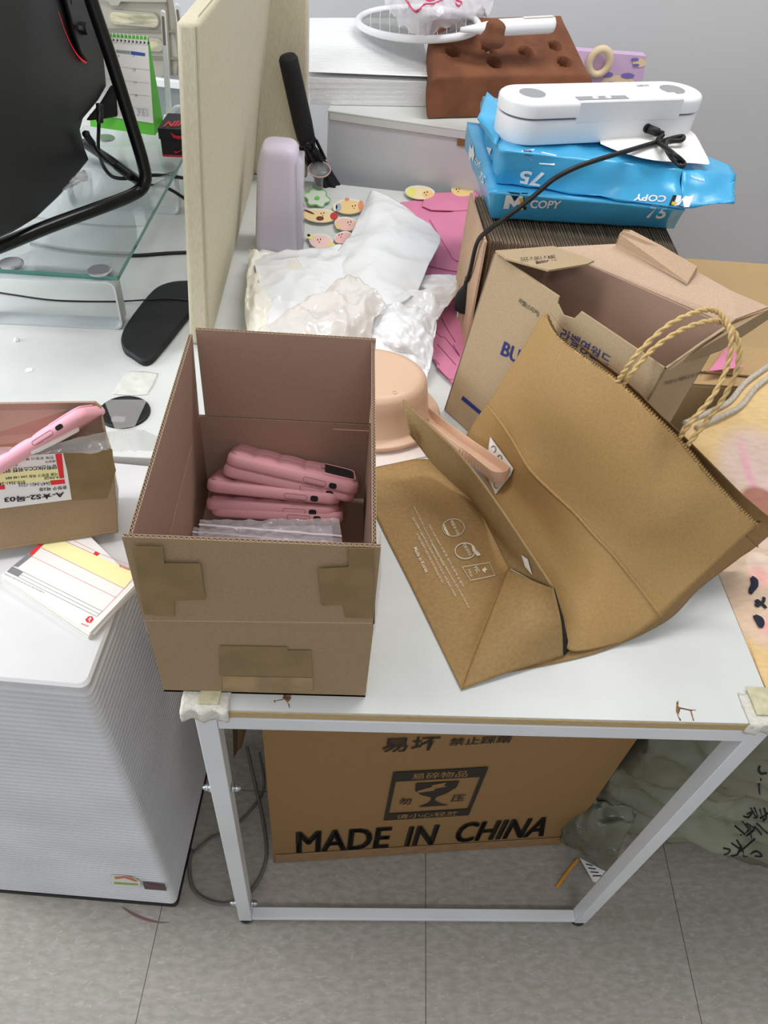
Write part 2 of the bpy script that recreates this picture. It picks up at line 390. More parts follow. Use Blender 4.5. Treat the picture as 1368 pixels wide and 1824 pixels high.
# ================================================================== OPEN CARTON in the middle
def corr_wall(a, b, z0, z1, nrm, t=.0034, lean=V((0, 0, 0))):
    """double-liner corrugated wall from a to b (xy), between z0 and z1, thickness t toward nrm"""
    a = V((a[0], a[1], 0)); b = V((b[0], b[1], 0)); n = V((nrm[0], nrm[1], 0)).normalized()
    Lw = (b-a).length; e = (b-a)/Lw; lt = .00055; dp = .006
    def slab(o0, o1, za, zb, k):
        q = [a+n*o0, b+n*o0, b+n*o1, a+n*o1]
        la = lean*((za-z0)/(z1-z0)); lb = lean*((zb-z0)/(z1-z0))
        return setm(hexa([p+V((0, 0, za))+la for p in q], [p+V((0, 0, zb))+lb for p in q]), k)
    parts = [slab(0, lt, z0, z1, 0), slab(t-lt, t, z0, z1, 1), slab(lt, t-lt, z0, z1-dp, 2)]
    nn = int(Lw/.0042); vs = []; fs = []
    for i in range(nn*2+1):
        s = i/(nn*2)*Lw; off = lt+(t-2*lt)*(.08 if i % 2 else .92)
        for zz in (z1-dp, z1-.0004):
            la = lean*((zz-z0)/(z1-z0))
            vs.append(a+e*s+n*(off-.0002)+V((0, 0, zz))+la); vs.append(a+e*s+n*(off+.0002)+V((0, 0, zz))+la)
    for i in range(nn*2):
        k = i*4
        fs += [(k+2, k+6, k+7, k+3), (k, k+4, k+6, k+2), (k+1, k+5, k+7, k+3)]
    parts.append((vs, fs, [3]*len(fs)))
    return join(*parts)
KM = [kraft, kraft_in, kraft_dark, kraft_edge]
BX0, BX1, BY0, BY1 = -.031, .169, .018, .300
ZC, ZR = .853, .960
ct = thing('open_cardboard_box', (.07, .16, TZ), 'open tall cardboard box with raised flaps and brown tape, pink phone cases inside', 'box')
obj('body', join(setm(box(BX0, BX1, BY0, BY1, TZ+.0002, TZ+.0035), 1),
    corr_wall((BX0, BY0), (BX1, BY0), TZ+.0005, ZC, (0, 1)), corr_wall((BX1, BY0+.003), (BX1, BY1), TZ+.0005, ZC, (-1, 0)),
    corr_wall((BX1, BY1), (BX0, BY1), TZ+.0005, ZC, (0, -1)), corr_wall((BX0, BY1), (BX0, BY0+.003), TZ+.0005, ZC, (1, 0))), None, ct, mats=KM)
# flaps, each leaning a little
FW = .0034
f_front = corr_wall((BX0-.001, BY0-.001), (BX1-.001, BY0-.001), ZC+.001, ZR, (0, 1), lean=V((-.0005, .003, 0)))
f_back = corr_wall((BX1-.004, BY1+.001), (BX0+.010, BY1+.001), ZC+.001, ZR+.004, (0, -1), lean=V((0, .004, 0)))
f_right = corr_wall((BX1+.001, BY0+.003), (BX1+.001, BY1), ZC+.001, ZR+.001, (-1, 0), lean=V((-.006, .004, 0)))
f_left = corr_wall((BX0, BY1-.002), (BX0-.001, BY0+.003), ZC+.001, ZR-.001, (1, 0), lean=V((.003, .003, 0)))
ff = obj('front_flap', f_front, None, ct, mats=KM); obj('back_flap', f_back, None, ct, mats=KM)
obj('side_flap', f_right, None, ct, mats=KM); obj('side_flap', f_left, None, ct, mats=KM)
obj('inner_tab', box(BX1-.045, BX1-.0036, BY1-.0052, BY1-.0036, TZ+.004, ZC-.008), kraft_in, ct)
def on_front(pix, y=BY0-.0004):
    return [PY(u, v, y) for u, v in pix]
def tp(pix, nm='tape_strip', m_=tape_b, y=BY0-.0008, par=None):
    return obj(nm, prism([PY(u, v, y) for u, v in pix], (0, -.0003, 0)), m_, par or ct, bevel=0)
ff_y = BY0+.0006
tp([(237, 973), (290, 974), (293, 1003), (357, 1004), (366, 1068), (310, 1070), (311, 1098), (257, 1094)], y=BY0-.0016)
tp([(621, 976), (665, 976), (664, 1101), (615, 1100), (612, 1077), (573, 1079), (567, 1013), (621, 1010)], y=BY0-.0016)
tp([(391, 1150), (512, 1152), (513, 1158), (554, 1158), (557, 1206), (391, 1203)])
tp([(397, 1204), (557, 1207), (558, 1231), (396, 1230)], m_=mat('worn packing tape', (160, 132, 90), .3, .1, 60))
obj('crease_line', prism([PY(u, v, BY0-.0006) for u, v in ((256, 1104), (664, 1109), (664, 1110.2), (256, 1105.2))], (0, -.0004, 0)), kraft_edge, ct)
obj('clear_tape', box(BX0-.0012, BX0-.0008, BY0, BY0+.05, ZC-.02, ZR-.03), tape_c, ct)
obj('clear_tape', box(BX1+.0010, BX1+.0016, BY0, BY0+.05, ZC-.02, ZR-.03), tape_c, ct)

# ------------------------------------------------------------------ phone case
def rr_loop(hx, hy, r, z, n=7): return [V((x, y, z)) for x, y in rrect(0, 0, hx, hy, r, n)]
def phone_case(name, loc, rot, label, cat_, group, pinkm=None, T=.0145, Lx=.149, Ly=.073):
    pm = pinkm or pink_case
    root = thing(name, loc, label, cat_, group)
    def add(nm, vf, m_, **k):
        # local coordinates
        vs = vf[0]; me = bpy.data.meshes.new(nm); me.from_pydata([tuple(v) for v in vs], [], [list(f) for f in vf[1]])
        ms = k.get('mats') or [m_]
        for q in ms: me.materials.append(q)
        if len(vf) > 2 and vf[2]:
            for p, i in zip(me.polygons, vf[2]): p.material_index = i
        bm = bmesh.new(); bm.from_mesh(me); bmesh.ops.recalc_face_normals(bm, faces=bm.faces)
        for f in bm.faces: f.smooth = k.get('smooth', True)
        bm.to_mesh(me); bm.free()
        o_ = bpy.data.objects.new(nm, me); COL.objects.link(o_); o_.parent = root; return o_
    hx, hy, r = Lx/2, Ly/2, .013
    prof = [(-.0040, 0), (-.0012, .0012), (0, .0036), (0, T-.0045), (-.0012, T-.0016), (-.0032, T-.0002)]
    loops = [rr_loop(hx+d, hy+d, r+d*.6, z) for d, z in prof]
    vs, fs = loft(loops, cap=False)
    fs.append(tuple(range(32))[::-1] if len(loops[0]) == 32 else tuple(range(len(loops[0])))[::-1])
    add('shell', (vs, fs), pm)
    # puffy quilted back
    nx, ny = 72, 36; vs = []
    for j in range(ny+1):
        for i in range(nx+1):
            a = -1+2*i/nx; b = -1+2*j/ny
            x = a*(hx-.0034); y = b*(hy-.0034)
            cx, cy = abs(x)-(hx-.0034-r), abs(y)-(hy-.0034-r)
            if cx > 0 and cy > 0:
                d = math.hypot(cx, cy)
                if d > r: x -= math.copysign(cx*(1-r/d), x); y -= math.copysign(cy*(1-r/d), y)
            seg = (x+hx)/Lx*5.2; s = abs(math.sin(PI*seg))**.3; yy = abs(math.sin(PI*((b+1)/2*2.0)))**.3 if abs(b) < 2 else 1
            e = min(1, (1-abs(a))*14)*min(1, (1-abs(b))*8)
            puff = .0030*s*e*(.5+.5*yy) if x < hx*.46 else .0012*e
            vs.append(V((x, y, T-.0004+puff)))
    fs = [(j*(nx+1)+i, j*(nx+1)+i+1, (j+1)*(nx+1)+i+1, (j+1)*(nx+1)+i) for j in range(ny) for i in range(nx)]
    add('quilted_back', (vs, fs), pm)
    cx, cy = hx*.70, 0
    co = [V((x, y, T+.0006)) for x, y in rrect(hx*.66, .002, .019, .028, .008)]
    add('camera_opening', loft([co, [p+V((0, 0, .0012)) for p in co]]), dark, smooth=False)
    rim = [V((x, y, T+.0016)) for x, y in rrect(hx*.66, .002, .020, .029, .009, 3)]
    add('camera_rim', tube(rim, .0011, n=6, k=2, closed=True), pm)
    y = -hy-.0001
    def pill(x0, x1, z0, z1, rr, n=5): return [V((px, y, pz)) for px, pz in rrect((x0+x1)/2, (z0+z1)/2, (x1-x0)/2, (z1-z0)/2, rr, n)]
    for x0, x1 in ((.012, .037),):
        add('side_button', tube(pill(x0, x1, T*.22, T*.62, .0022, 3), .00022, n=4, k=1, closed=True, smoothpath=False), pink_dark, smooth=False)
        add('button_gap', join(tube([V((x0+.003, y, T*.14)), V((x0+.012, y, T*.14))], .0002, n=4, smoothpath=False), tube([V((x0+.014, y, T*.14)), V((x0+.023, y, T*.14))], .0002, n=4, smoothpath=False)), pink_dark)
    sp_ = pill(.041, .0495, T*.2, T*.64, .0024)
    add('switch_opening', loft([sp_, [p+V((0, -.0003, 0)) for p in sp_]]), dark, smooth=False)
    root.rotation_euler = rot
    return root
GC = 'pink quilted phone cases stacked in the open box'
# bottom two, middle, top two (bottom one first)
PH = [((492, 929), .204, (-.56, .010, -.02), 'pink quilted phone case at the bottom of the stack, on clear bags'),
      ((484, 918), .208, (-.58, .008, -.01), 'pink quilted phone case second from the bottom of the stack'),
      ((486, 890), .215, (-.56, .055, -.03), 'pink quilted phone case in the middle of the stack'),
      ((513, 874), .222, (-.60, .155, -.07), 'pink quilted phone case second from the top, peeking out beneath the top one'),
      ((519, 858), .226, (-.58, .175, -.09), 'topmost pink quilted phone case of the stack, tilted with its camera opening showing')]
for (u, v), yf, rot, lab in PH:
    p = PY(u, v, yf); R3 = Matrix.Rotation(rot[2], 3, 'Z') @ Matrix.Rotation(rot[1], 3, 'Y') @ Matrix.Rotation(rot[0], 3, 'X')
    o_ = p - R3 @ V((0, -.0365, 0))
    phone_case('phone_case', o_, rot, lab, 'phone case', GC)
# ------------------------------------------------------------------ zip bags in the carton
def crumple_grid(c00, c10, c11, c01, nx, ny, amp, sc, seed, ridge=True):
    c00, c10, c11, c01 = map(V, (c00, c10, c11, c01)); vs = []
    for j in range(ny+1):
        for i in range(nx+1):
            a = i/nx; b = j/ny; p = (c00*(1-a)+c10*a)*(1-b)+(c01*(1-a)+c11*a)*b
            q = p*sc+V((seed*5.1, seed, 0)); k = noise.noise(q)
            if ridge: k = 1-abs(k)*2.4+.4*noise.noise(q*3)
            p.z += amp*k; vs.append(p)
    return vs, [(j*(nx+1)+i, j*(nx+1)+i+1, (j+1)*(nx+1)+i+1, (j+1)*(nx+1)+i) for j in range(ny) for i in range(nx)]
zipm = mat('zip bag plastic', (232, 226, 230), .06, alpha=.36, bump=.9, bscale=70, spec=1)
for k, (x0, x1, y0, y1, z, lab) in enumerate(((0, 0, 0, 0, .0, 'clear crinkled zip bag lying under the pink phone cases, uppermost of the bags'), (0, 0, 0, 0, -.012, 'clear crinkled zip bag below the uppermost bag, at left under the phone cases'))):
    Z00, Z10, Z11, Z01 = [PY(u, v, yy)+V((-.008*k, 0, z)) for u, v, yy in ((350, 1000, .13), (614, 1000, .13), (604, 926, .199), (356, 928, .199))]
    zb = thing('zip_bag', (Z00+Z11)/2, lab, 'plastic bag', 'clear zip bags in the open box')
    obj('film', crumple_grid(Z00, Z10, Z11, Z01, 60, 40, .0030, 60, k+1), zipm, zb, smooth=True)
    obj('zip_strip', crumple_grid(Z01.lerp(Z00, .2)+V((0, 0, .005)), Z11.lerp(Z10, .5)+V((0, 0, .005)), Z11.lerp(Z10, .46)+V((0, 0, .005)), Z01.lerp(Z00, .16)+V((0, 0, .005)), 30, 2, .001, 40, k+3), mat('zip strip', (240, 236, 240), .15, alpha=.7), zb, smooth=True)

# ================================================================== RIBBED APPLIANCE
ay = -.069; AR = V((-.1075, .0225, 0)); AL = V((-.447, .0458, 0)); AZ = .727
fdir = (AR-AL).normalized(); bdir = V((-fdir.y, fdir.x, 0))*.322
ap = thing('ribbed_cabinet', (-.28, .2, 0), 'white appliance with horizontal ribs and flat speckled top on the floor at left', 'appliance')
def arr(inset, z, r=.009):
    c = (AL+AR)/2+bdir/2; hx = (AR-AL).length/2-inset; hy = bdir.length/2-inset; b_ = bdir.normalized()
    return [c+fdir*x+b_*y+V((0, 0, z)) for x, y in rrect(0, 0, hx, hy, r, 5)]
NR = 64; loops = []
zb0, zt0 = .014, AZ-.014
for i in range(NR):
    h = (zt0-zb0)/NR; z = zb0+i*h
    loops += [arr(.006, z), arr(.0018, z+h*.12), arr(0, z+h*.28), arr(0, z+h*.48), arr(.006, z+h*.62)]
loops += [arr(.0034, zt0), arr(.001, zt0+.003), arr(0, AZ-.003), arr(.003, AZ)]
apm = mat('white moulded plastic', (216, 215, 216), .5, .03, 7)
obj('ribbed_body', loft(loops), apm, ap, smooth=False)
obj('base', loft([arr(.004, 0), arr(-.001, .002), arr(-.001, .011), arr(.003, .0145)]), black, ap)
fn = V((fdir.y, -fdir.x, 0))
def on_app(u, v, lift=.001): return PL(u, v, AR+fn*lift, fn)
lb = obj('energy_label', prism([on_app(u, v) for u, v in ((195, 1562), (203, 1559), (222, 1559), (240, 1564), (250, 1570), (250, 1579), (203, 1577), (199, 1570))], fn*.0004), mat('energy label', (232, 232, 220), .4), ap)
obj('label_print', join(setm(prism([on_app(u, v, .0016) for u, v in ((203, 1562), (222, 1560), (236, 1564), (246, 1570), (240, 1570), (222, 1564), (206, 1566))], fn*.0002), 0), setm(prism([on_app(u, v, .0016) for u, v in ((203, 1571), (246, 1574), (246, 1577), (204, 1574.5))], fn*.0002), 1)), None, lb, mats=[mat('label rust', (206, 120, 90), .5), mat('label green', (150, 176, 80), .5)])
obj('display_badge', join(setm(prism([on_app(u, v) for u, v in ((254, 1571), (293, 1575), (297, 1586), (258, 1583))], fn*.0006), 0), setm(prism([on_app(u, v, .0018) for u, v in ((264, 1575), (284, 1577), (286, 1582), (266, 1580))], fn*.0002), 1)), None, ap, mats=[mat('badge', (74, 66, 68), .4), mat('badge mark', (120, 56, 72), .5)])
# ------------------------------------------------------------------ label pad
ZP = AZ+.0125
def pc(x, y): return (x/4.054, 700+y/4.054)
pad = thing('label_pad', P(130, 1040, AZ), 'thick pad of white courier labels with yellow band and red print, under the taped box', 'label pad')
corn = [(1, 1025), (160, 1127), (244, 1038), (130, 925)]
cw = [P(u, v, ZP) for u, v in corn]; cc = sum(cw, V())/4
for k in range(5):
    a = random.uniform(-.03, .03); dx, dy = random.uniform(-.002, .002), random.uniform(-.002, .002)
    rot = Matrix.Rotation(a if k < 4 else 0, 3, 'Z')
    q = [rot@(p-cc)+cc+(V((dx, dy, 0)) if k < 4 else V()) for p in cw]
    zlo = AZ+k*.0025
    q0 = [V((p.x, p.y, zlo+.0001)) for p in q]; q1 = [V((p.x, p.y, zlo+.0024)) for p in q]
    obj('sheet_bundle', hexa(q0, q1), mat('label paper', (234, 230, 222), .6) if k < 4 else paper_w, pad)
rp = mat('label red print', (228, 48, 52), .6); rl = mat('label red line', (216, 90, 110), .6); gy_ = mat('label grey', (128, 128, 130), .6); yl = mat('label yellow', (246, 240, 178), .6); bk = mat('label black line', (90, 90, 96), .6)
def dp(pts, z=ZP+.0002): return [P(*pc(x, y), z) for x, y in pts], [tuple(range(len(pts)))]
def dl_(a, b, w_=2.2, z=ZP+.0004):
    (x0, y0), (x1, y1) = a, b; L_ = math.hypot(x1-x0, y1-y0); nx, ny = -(y1-y0)/L_*w_/2, (x1-x0)/L_*w_/2
    return dp([(x0-nx, y0-ny), (x1-nx, y1-ny), (x1+nx, y1+ny), (x0+nx, y0+ny)], z)
pr_ = join(setm(dp([(335, 1078), (445, 1065), (985, 1300), (898, 1412), (300, 1115)]), 0),
    setm(dp([(290, 1083), (330, 1078), (240, 1168), (205, 1165)]), 1), setm(dp([(690, 1142), (722, 1158), (700, 1178), (672, 1163)]), 1),
    setm(dp([(197, 1165), (240, 1170), (128, 1258), (92, 1250)]), 2), setm(dp([(88, 1252), (168, 1290), (130, 1328), (48, 1290)]), 2),
    setm(dp([(665, 1612), (675, 1635), (655, 1660), (625, 1655), (615, 1635), (640, 1612)], ZP+.0003), 1),
    *[setm(dl_(a, b), 3) for a, b in (((300, 1118), (898, 1412)), ((222, 1175), (840, 1478)), ((470, 1068), (672, 1160)), ((722, 1160), (960, 1250)), ((530, 1063), (690, 1142)), ((985, 1320), (740, 1575)))],
    *[setm(dl_(a, b), 4) for a, b in (((165, 1290), (735, 1575)), ((150, 1310), (715, 1595)), ((130, 1328), (695, 1612)), ((740, 1575), (697, 1615)))])
pp = obj('printed_form', pr_, None, pad, mats=[yl, rp, gy_, rl, bk])
def pq(a, b, c, d, z=ZP+.0004): return [P(*pc(*t), z) for t in (a, b, c, d)]
obj('form_lettering', join(
    setm(text_quad('롯데택배', pq((865, 1240), (935, 1268), (930, 1283), (860, 1255)), bold=.02), 0),
    setm(text_quad('롯데택배', pq((590, 1660), (640, 1680), (636, 1690), (586, 1672)), bold=.02), 0),
    setm(text_quad('ℓ', pq((632, 1645), (655, 1655), (662, 1625), (645, 1620)), .0006, .03), 1),
    setm(text_quad('상품명', pq((110, 1250), (150, 1268), (146, 1278), (104, 1260)), .0005), 1),
    setm(text_quad('물류센터로 반입된 송장은 폐기하지 마시고 별도 보관 바랍니다', pq((35, 1300), (325, 1440), (320, 1452), (30, 1312))), 2)), None, pad, mats=[rp, paper_w, bk])

# ================================================================== LEFT TAPED BOX
ZB0 = AZ+.0135; ZB1 = .835
lx = thing('parcel_box', (-.2, .26, ZB0), 'small torn-open parcel box with courier label and clear tape, at left edge', 'box')
b0 = P(210, 949, ZB0); b1 = P(-70, 991, ZB0)
t0 = P(199, 803, ZB1); t1 = P(-75, 830, ZB1)
dn = V((.012, .088, 0))
front = obj('carton', join(setm(hexa([b1, b0, b0+dn, b1+dn], [t1, t0, t0+V((-.0, .0035, 0)), t1+V((0, .0035, 0))]), 0)), None, lx, mats=[kraft]) if False else None
def wallq(a, b, c, d, n, t=.003):
    n = V(n).normalized()*t; return hexa([a, b, b+n, a+n], [d, c, c+n, d+n])
bb0, bb1 = P(211, 872, ZB0), P(-70, 905, ZB0); tb0 = P(190, 772, ZB1); tb1 = P(-80, 795, ZB1)
obj('carton', join(wallq(b1, b0, t0, t1, (0, 1, 0)), wallq(b0, bb0, tb0, t0, (-1, 0, 0)), wallq(bb0, bb1, tb1, tb0, (0, -1, 0)), prism([b0, b1, bb1, bb0], (0, 0, .003))), kraft, lx)
fl0, fl1 = P(170, 714, ZB1+.045), P(-90, 718, ZB1+.045)
obj('raised_flap', wallq(tb1, tb0+V((.0, 0, 0)), fl0, fl1, (0, -1, 0), .003), kraft_in, lx)
obj('flap_corner', wallq(tb0, P(184, 760, ZB1+.02), P(180, 722, ZB1+.04), fl0, (0, -1, 0), .003), kraft, lx)
# label on the front face
fnn = (b0-b1).cross(t0-b0).normalized()
if fnn.y > 0: fnn = -fnn
def LF(x, y, l=.0008): u, v = pc(x, y); return PL(u, v, b0+fnn*l, fnn)
obj('brown_tape', prism([LF(x, y, .0004) for x, y in ((450, 435), (800, 400), (838, 560), (770, 760), (520, 775), (500, 560))], fnn*.0002), tape_b, lx)
lab = obj('shipping_label', prism([LF(x, y) for x, y in ((-120, 470), (455, 433), (485, 560), (518, 768), (-120, 850))], fnn*.0004), paper_w, lx)
obj('label_colour_fields', join(
    setm(([LF(x, y, .0014) for x, y in ((-100, 570), (425, 545), (432, 630), (-100, 668))], [(0, 1, 2, 3)]), 0),
    setm(([LF(x, y, .0015) for x, y in ((398, 440), (446, 436), (464, 615), (430, 618))], [(0, 1, 2, 3)]), 1),
    setm(([LF(x, y, .0015) for x, y in ((362, 632), (466, 624), (472, 655), (368, 665))], [(0, 1, 2, 3)]), 1),
    setm(([LF(x, y, .0015) for x, y in ((-30, 668), (34, 664), (38, 695), (-30, 700))], [(0, 1, 2, 3)]), 1)), None, lab, mats=[mat('label yellow', (246, 240, 178), .6), rp])
def LQ(*a): return [LF(x, y, .0018) for x, y in a]
# the label reads upside down: first letters at the right, tops toward the bottom of the picture
def upt(s, xr, yr, xl, yl, h, b=.01):
    # baseline is the upper edge on screen
    return text_quad(s, LQ((xr, yr), (xl, yl), (xl+2, yl+h), (xr+2, yr+h)), .0002, b)
obj('label_lettering', join(upt('A-★S2-목03', 462, 712, 30, 752, 46, .03), upt('중랑구 묵2동', 482, 668, 280, 686, 26, .02),
    upt('2647-5421-1223', 362, 642, 135, 655, 22), upt('010-3561-34', 180, 632, -5, 645, 22), upt('A-PAGE', 424, 598, 318, 606, 20),
    upt('서울 중랑구 묵동 244-148 889', 418, 574, 40, 606, 22), upt('양학산KCC스위첸 양학', 410, 516, 0, 548, 34, .02),
    upt('010-5299', 125, 506, 0, 514, 22), upt('배호아', 400, 482, 325, 490, 18), upt('전북 포항시 북구 용흥로 541', 388, 455, -10, 482, 20)), inkk, lab)
# loose clear tape trailing off the box
obj('trailing_tape', patch([[P(u, v, z) for u, v, z in r] for r in (((-20, 800, .86), (90, 790, .852), (188, 770, .85), (250, 765, .79), (300, 790, .75)), ((-20, 810, .855), (90, 798, .845), (190, 785, .84), (245, 785, .77), (290, 800, .74)), ((-20, 825, .85), (90, 808, .84), (195, 803, .835), (240, 803, .76), (282, 803, .735)))], 8, 6, .0025, 60, 2, True), clear, lx, smooth=True)
obj('side_tape', hexa([b0+V((.0006, 0, 0)), b0+V((.0012, 0, 0)), bb0+V((.0012, 0, 0)), bb0+V((.0006, 0, 0))], [t0+V((.0006, 0, 0)), t0+V((.0012, 0, 0)), tb0+V((.0012, 0, 0)), tb0+V((.0006, 0, 0))]), tape_c, lx)
# pink case with foam standing in the parcel
pA = P(-30, 838, .855); pB = P(128, 748, .90)
dx_ = (pB-pA); yawc = math.atan2(dx_.y, dx_.x); pit = math.atan2(dx_.z, math.hypot(dx_.x, dx_.y))
pc1 = phone_case('phone_case', (pA+pB)/2-V((.004, -.030, .034)), (-.72, -pit-.05, yawc), 'light pink phone case sticking up out of the torn parcel box at left', 'phone case', 'pink quilted phone cases', pink_case2, T=.0115)
fo = obj('foam_pad', prism([P(u, v, .860) for u, v in ((55, 812), (92, 772), (118, 758), (138, 755), (143, 769), (112, 786), (72, 806))], (0, 0, .006)), foam_w, bevel=.002)
tag(fo, 'grey-white foam sheet tucked under the light pink phone case in the parcel', 'foam sheet')

# ================================================================== PARTITION
pt = thing('partition_screen', (-.09, .9, TZ), 'beige woven fabric desk partition screen between the two desks', 'partition')
PZ = 1.160
obj('panel', hexa([(-.1035, .612, TZ+.001), (-.072, .612, TZ+.001), (-.072, 1.285, TZ+.001), (-.1035, 1.285, TZ+.001)], [(-.072, .612, PZ), (-.046, .612, PZ), (-.012, 1.285, PZ), (-.040, 1.285, PZ)]), fabric, pt, bevel=.006, seg=3)
obj('end_panel', box(-.074, .040, 1.249, 1.285, TZ+.001, PZ+.02), fabric, pt, bevel=.005, seg=3)
obj('seam', tube([V((-.0745, .6115, TZ)), V((-.0505, .6115, PZ-.004)), V((-.0505, .64, PZ)), V((-.018, 1.2, PZ))], .0010, n=6, smoothpath=False), mat('seam fabric', (176, 168, 144), .9), pt)

# ================================================================== GLASS MONITOR STAND
GZ = .812
sh = thing('glass_stand', (-.35, .85, TZ), 'clear glass monitor stand with greenish edge and metal legs on left desk', 'monitor stand')
g0 = P(210, 499, GZ); g1 = P(-60, 481, GZ); g2 = P(327, 284, GZ)
g2 = g0+(g2-g0)*1.25; g3 = g1+(g2-g0)
obj('glass_top', hexa([g1, g0, g2, g3], [p+V((0, 0, .006)) for p in (g1, g0, g2, g3)]), glass, sh)
obj('glass_rim', join(bar(g1+V((0, -.0008, .003)), g0+V((0, -.0008, .003)), .0012, .006), bar(g0+V((.0008, 0, .003)), g2+V((.0008, 0, .003)), .0012, .006)), glass_edge, sh)
gx_ = (g0-g1).normalized(); gy__ = (g2-g0).normalized()
alu = mat('pale steel leg', (205, 210, 212), .3, metal=.3)
def uleg(c, ax, L_, nm='support_leg'):
    # inverted-U strap: top bar under the glass, two sides, base strip on the desk
    w_ = .030; t = .003; h = GZ-TZ-.001; a = V(ax).normalized(); s = V((-a.y, a.x, 0))
    prof = rrect(0, h/2, L_/2, h/2, .012, 4); inn = rrect(0, h/2, L_/2-t, h/2-t, .009, 4)
    def P3(x, z, k): return V(c)+a*x+s*k+V((0, 0, z))
    vs = []; n = len(prof)
    for k in (0, w_):
        vs += [P3(x, z, k) for x, z in prof]+[P3(x, z, k) for x, z in inn]
    fs = []
    for i in range(n):
        j = (i+1) % n
        fs += [(i, j, n+j, n+i), (2*n+i, 2*n+j, 3*n+j, 3*n+i), (i, j, 2*n+j, 2*n+i), (n+i, n+j, 3*n+j, 3*n+i)]
    return obj(nm, (vs, fs), alu, sh, smooth=False)
cR = V((-.312, .640, TZ+.0005)); uleg(cR, (1, .02, 0), .205)
uleg(cR+gy__*.40, (1, .02, 0), .205)
for u, v in ((178, 483), (20, 470), (188, 250)):
    c = P(u, v, GZ+.0062)
    if v == 250: continue
    obj('metal_disc', lathe(c, [(.0175, 0), (.0175, .002), (.015, .0032), (.001, .0032)], n=28), silver, sh)
    obj('disc_stem', lathe(c-V((0, 0, .014)), [(.012, 0), (.012, .008)], n=20), silver, sh)
obj('metal_disc', lathe(P(188, 247, GZ+.0062), [(.0175, 0), (.0175, .002), (.015, .0032), (.001, .0032)], n=28), silver, sh)

# ================================================================== MONITOR
mo = thing('curved_monitor', (-.42, .85, GZ+.006), 'large black curved monitor seen from behind with red light arc and tube stand', 'monitor')
MX = -.335
def M_(u, v, x=MX): return PX(u, v, x)
outl = [(-150, -140), (40, -160), (140, -150), (180, 0), (194, 155), (180, 180), (153, 213), (148, 232), (155, 262), (164, 285), (140, 315), (110, 352), (70, 390), (30, 415), (0, 428), (-80, 450), (-150, 470)]
mp_ = [M_(u, v) for u, v in outl]
pA_ = M_(-150, 200)
def curve_off(p):   # gentle curvature of the shell away from the viewer
    return V((-.03-.06*max(0, (p.y-.9))**1, 0, 0))
front_l = [p for p in mp_]; back_l = [p+V((-.02, 0, 0)) for p in mp_]
obj('rear_shell', loft([[p+V((-.004, 0, 0))+(sum(mp_, V())/len(mp_)-p)*(-.0) for p in mp_], [p+V((-.03, 0, 0)) for p in mp_]]), blackm, mo, bevel=.004)
# raised rear housing with the light ring
h_out = [(95, -60), (120, 30), (128, 62), (138, 92), (150, 110), (158, 108), (163, 90), (160, 40), (150, -10), (140, -60)]
hs = [M_(u, v) for u, v in h_out]
obj('rear_housing', loft([hs, [p+V((.006, 0, 0)) for p in hs]]), blackm, mo, bevel=.002)
redl = mat('red light', (235, 20, 45), .4, emit=.5)
ra = [M_(u, v, MX+.002) for u, v in ((104, 20), (116, 55), (126, 78), (135, 94), (145, 106), (153, 111))]
obj('light_ring', tube(ra, lambda t: .0003+.0012*t*t, n=6), redl, mo)
obj('joystick', join(lathe(M_(143, 50, MX+.004), [(.010, 0), (.009, .012)], (1, 0, 0), 12), bar(M_(136, 48, MX+.01), M_(150, 52, MX+.01), .006, .006)), black, mo)
obj('logo_plate', prism([M_(u, v, MX+.003) for u, v in ((122, -5), (148, -2), (148, 9), (124, 8))], (.004, 0, 0)), black, mo)
obj('lower_bracket', prism([M_(u, v, MX+.0) for u, v in ((196, 150), (212, 180), (212, 205), (172, 212), (150, 214), (178, 180))], (.012, 0, 0)), mat('deep black', (8, 8, 9), .8, spec=.2), mo, bevel=.004)
# tube stand
tA = P(262, 335, GZ+.018)
def T_(u, v, d): return PD(u, v, d)
d0 = (tA-CAM).length
st = [T_(150, -60, d0*1.02), T_(163, -8, d0*1.02), T_(195, 95, d0*1.01), T_(228, 200, d0), T_(252, 285, d0*1.0)]
obj('stand_tube', tube(cat([T_(140, -90, d0), T_(160, -8, d0), T_(196, 100, d0), T_(232, 215, d0), T_(255, 292, d0), T_(258, 324, d0), T_(240, 345, d0*.998), P(185, 367, GZ+.018), P(90, 402, GZ+.018), P(0, 438, GZ+.018), P(-70, 462, GZ+.018)], 8), .0105, n=14, k=1), black_gloss, mo, smooth=True)
obj('stand_foot_bar', tube([P(256, 330, GZ+.016), P(210, 295, GZ+.016), P(150, 255, GZ+.016)], .0085, n=12), black_gloss, mo, smooth=True)

# cables behind the monitor
def cable(nm, pts, r, lab, catn='cable', m_=None, par=None, **k):
    o_ = obj(nm, tube(pts, r, n=8, k=8), m_ or cable_m, par, smooth=True)
    if not par: tag(o_, lab, catn, **k)
    return o_
cb = cable('power_cable', [M_(178, 190, MX+.03), M_(176, 225, MX+.03), P(176, 270, GZ+.03), P(190, 305, GZ+.02), P(215, 318, GZ+.012), P(275, 312, GZ+.010), P(335, 318, TZ+.06)], .0032, 'black cable hanging from monitor and running right behind the tube stand')
obj('plug_sleeve', tube([M_(177, 185, MX+.03), M_(178, 218, MX+.03)], .0058, n=10), black, cb, smooth=True)
cb = cable('display_cable', [M_(156, 235, MX+.01), M_(165, 255, MX+.012), P(185, 280, GZ+.035), P(222, 308, GZ+.02), P(262, 328, GZ+.01), P(300, 336, GZ-.02), P(338, 360, TZ+.03)], .003, 'black display cable with thick ferrite bead below the monitor')
obj('ferrite_bead', tube([P(207, 296, GZ+.03), P(233, 316, GZ+.022)], .0066, n=12), black, cb, smooth=True)
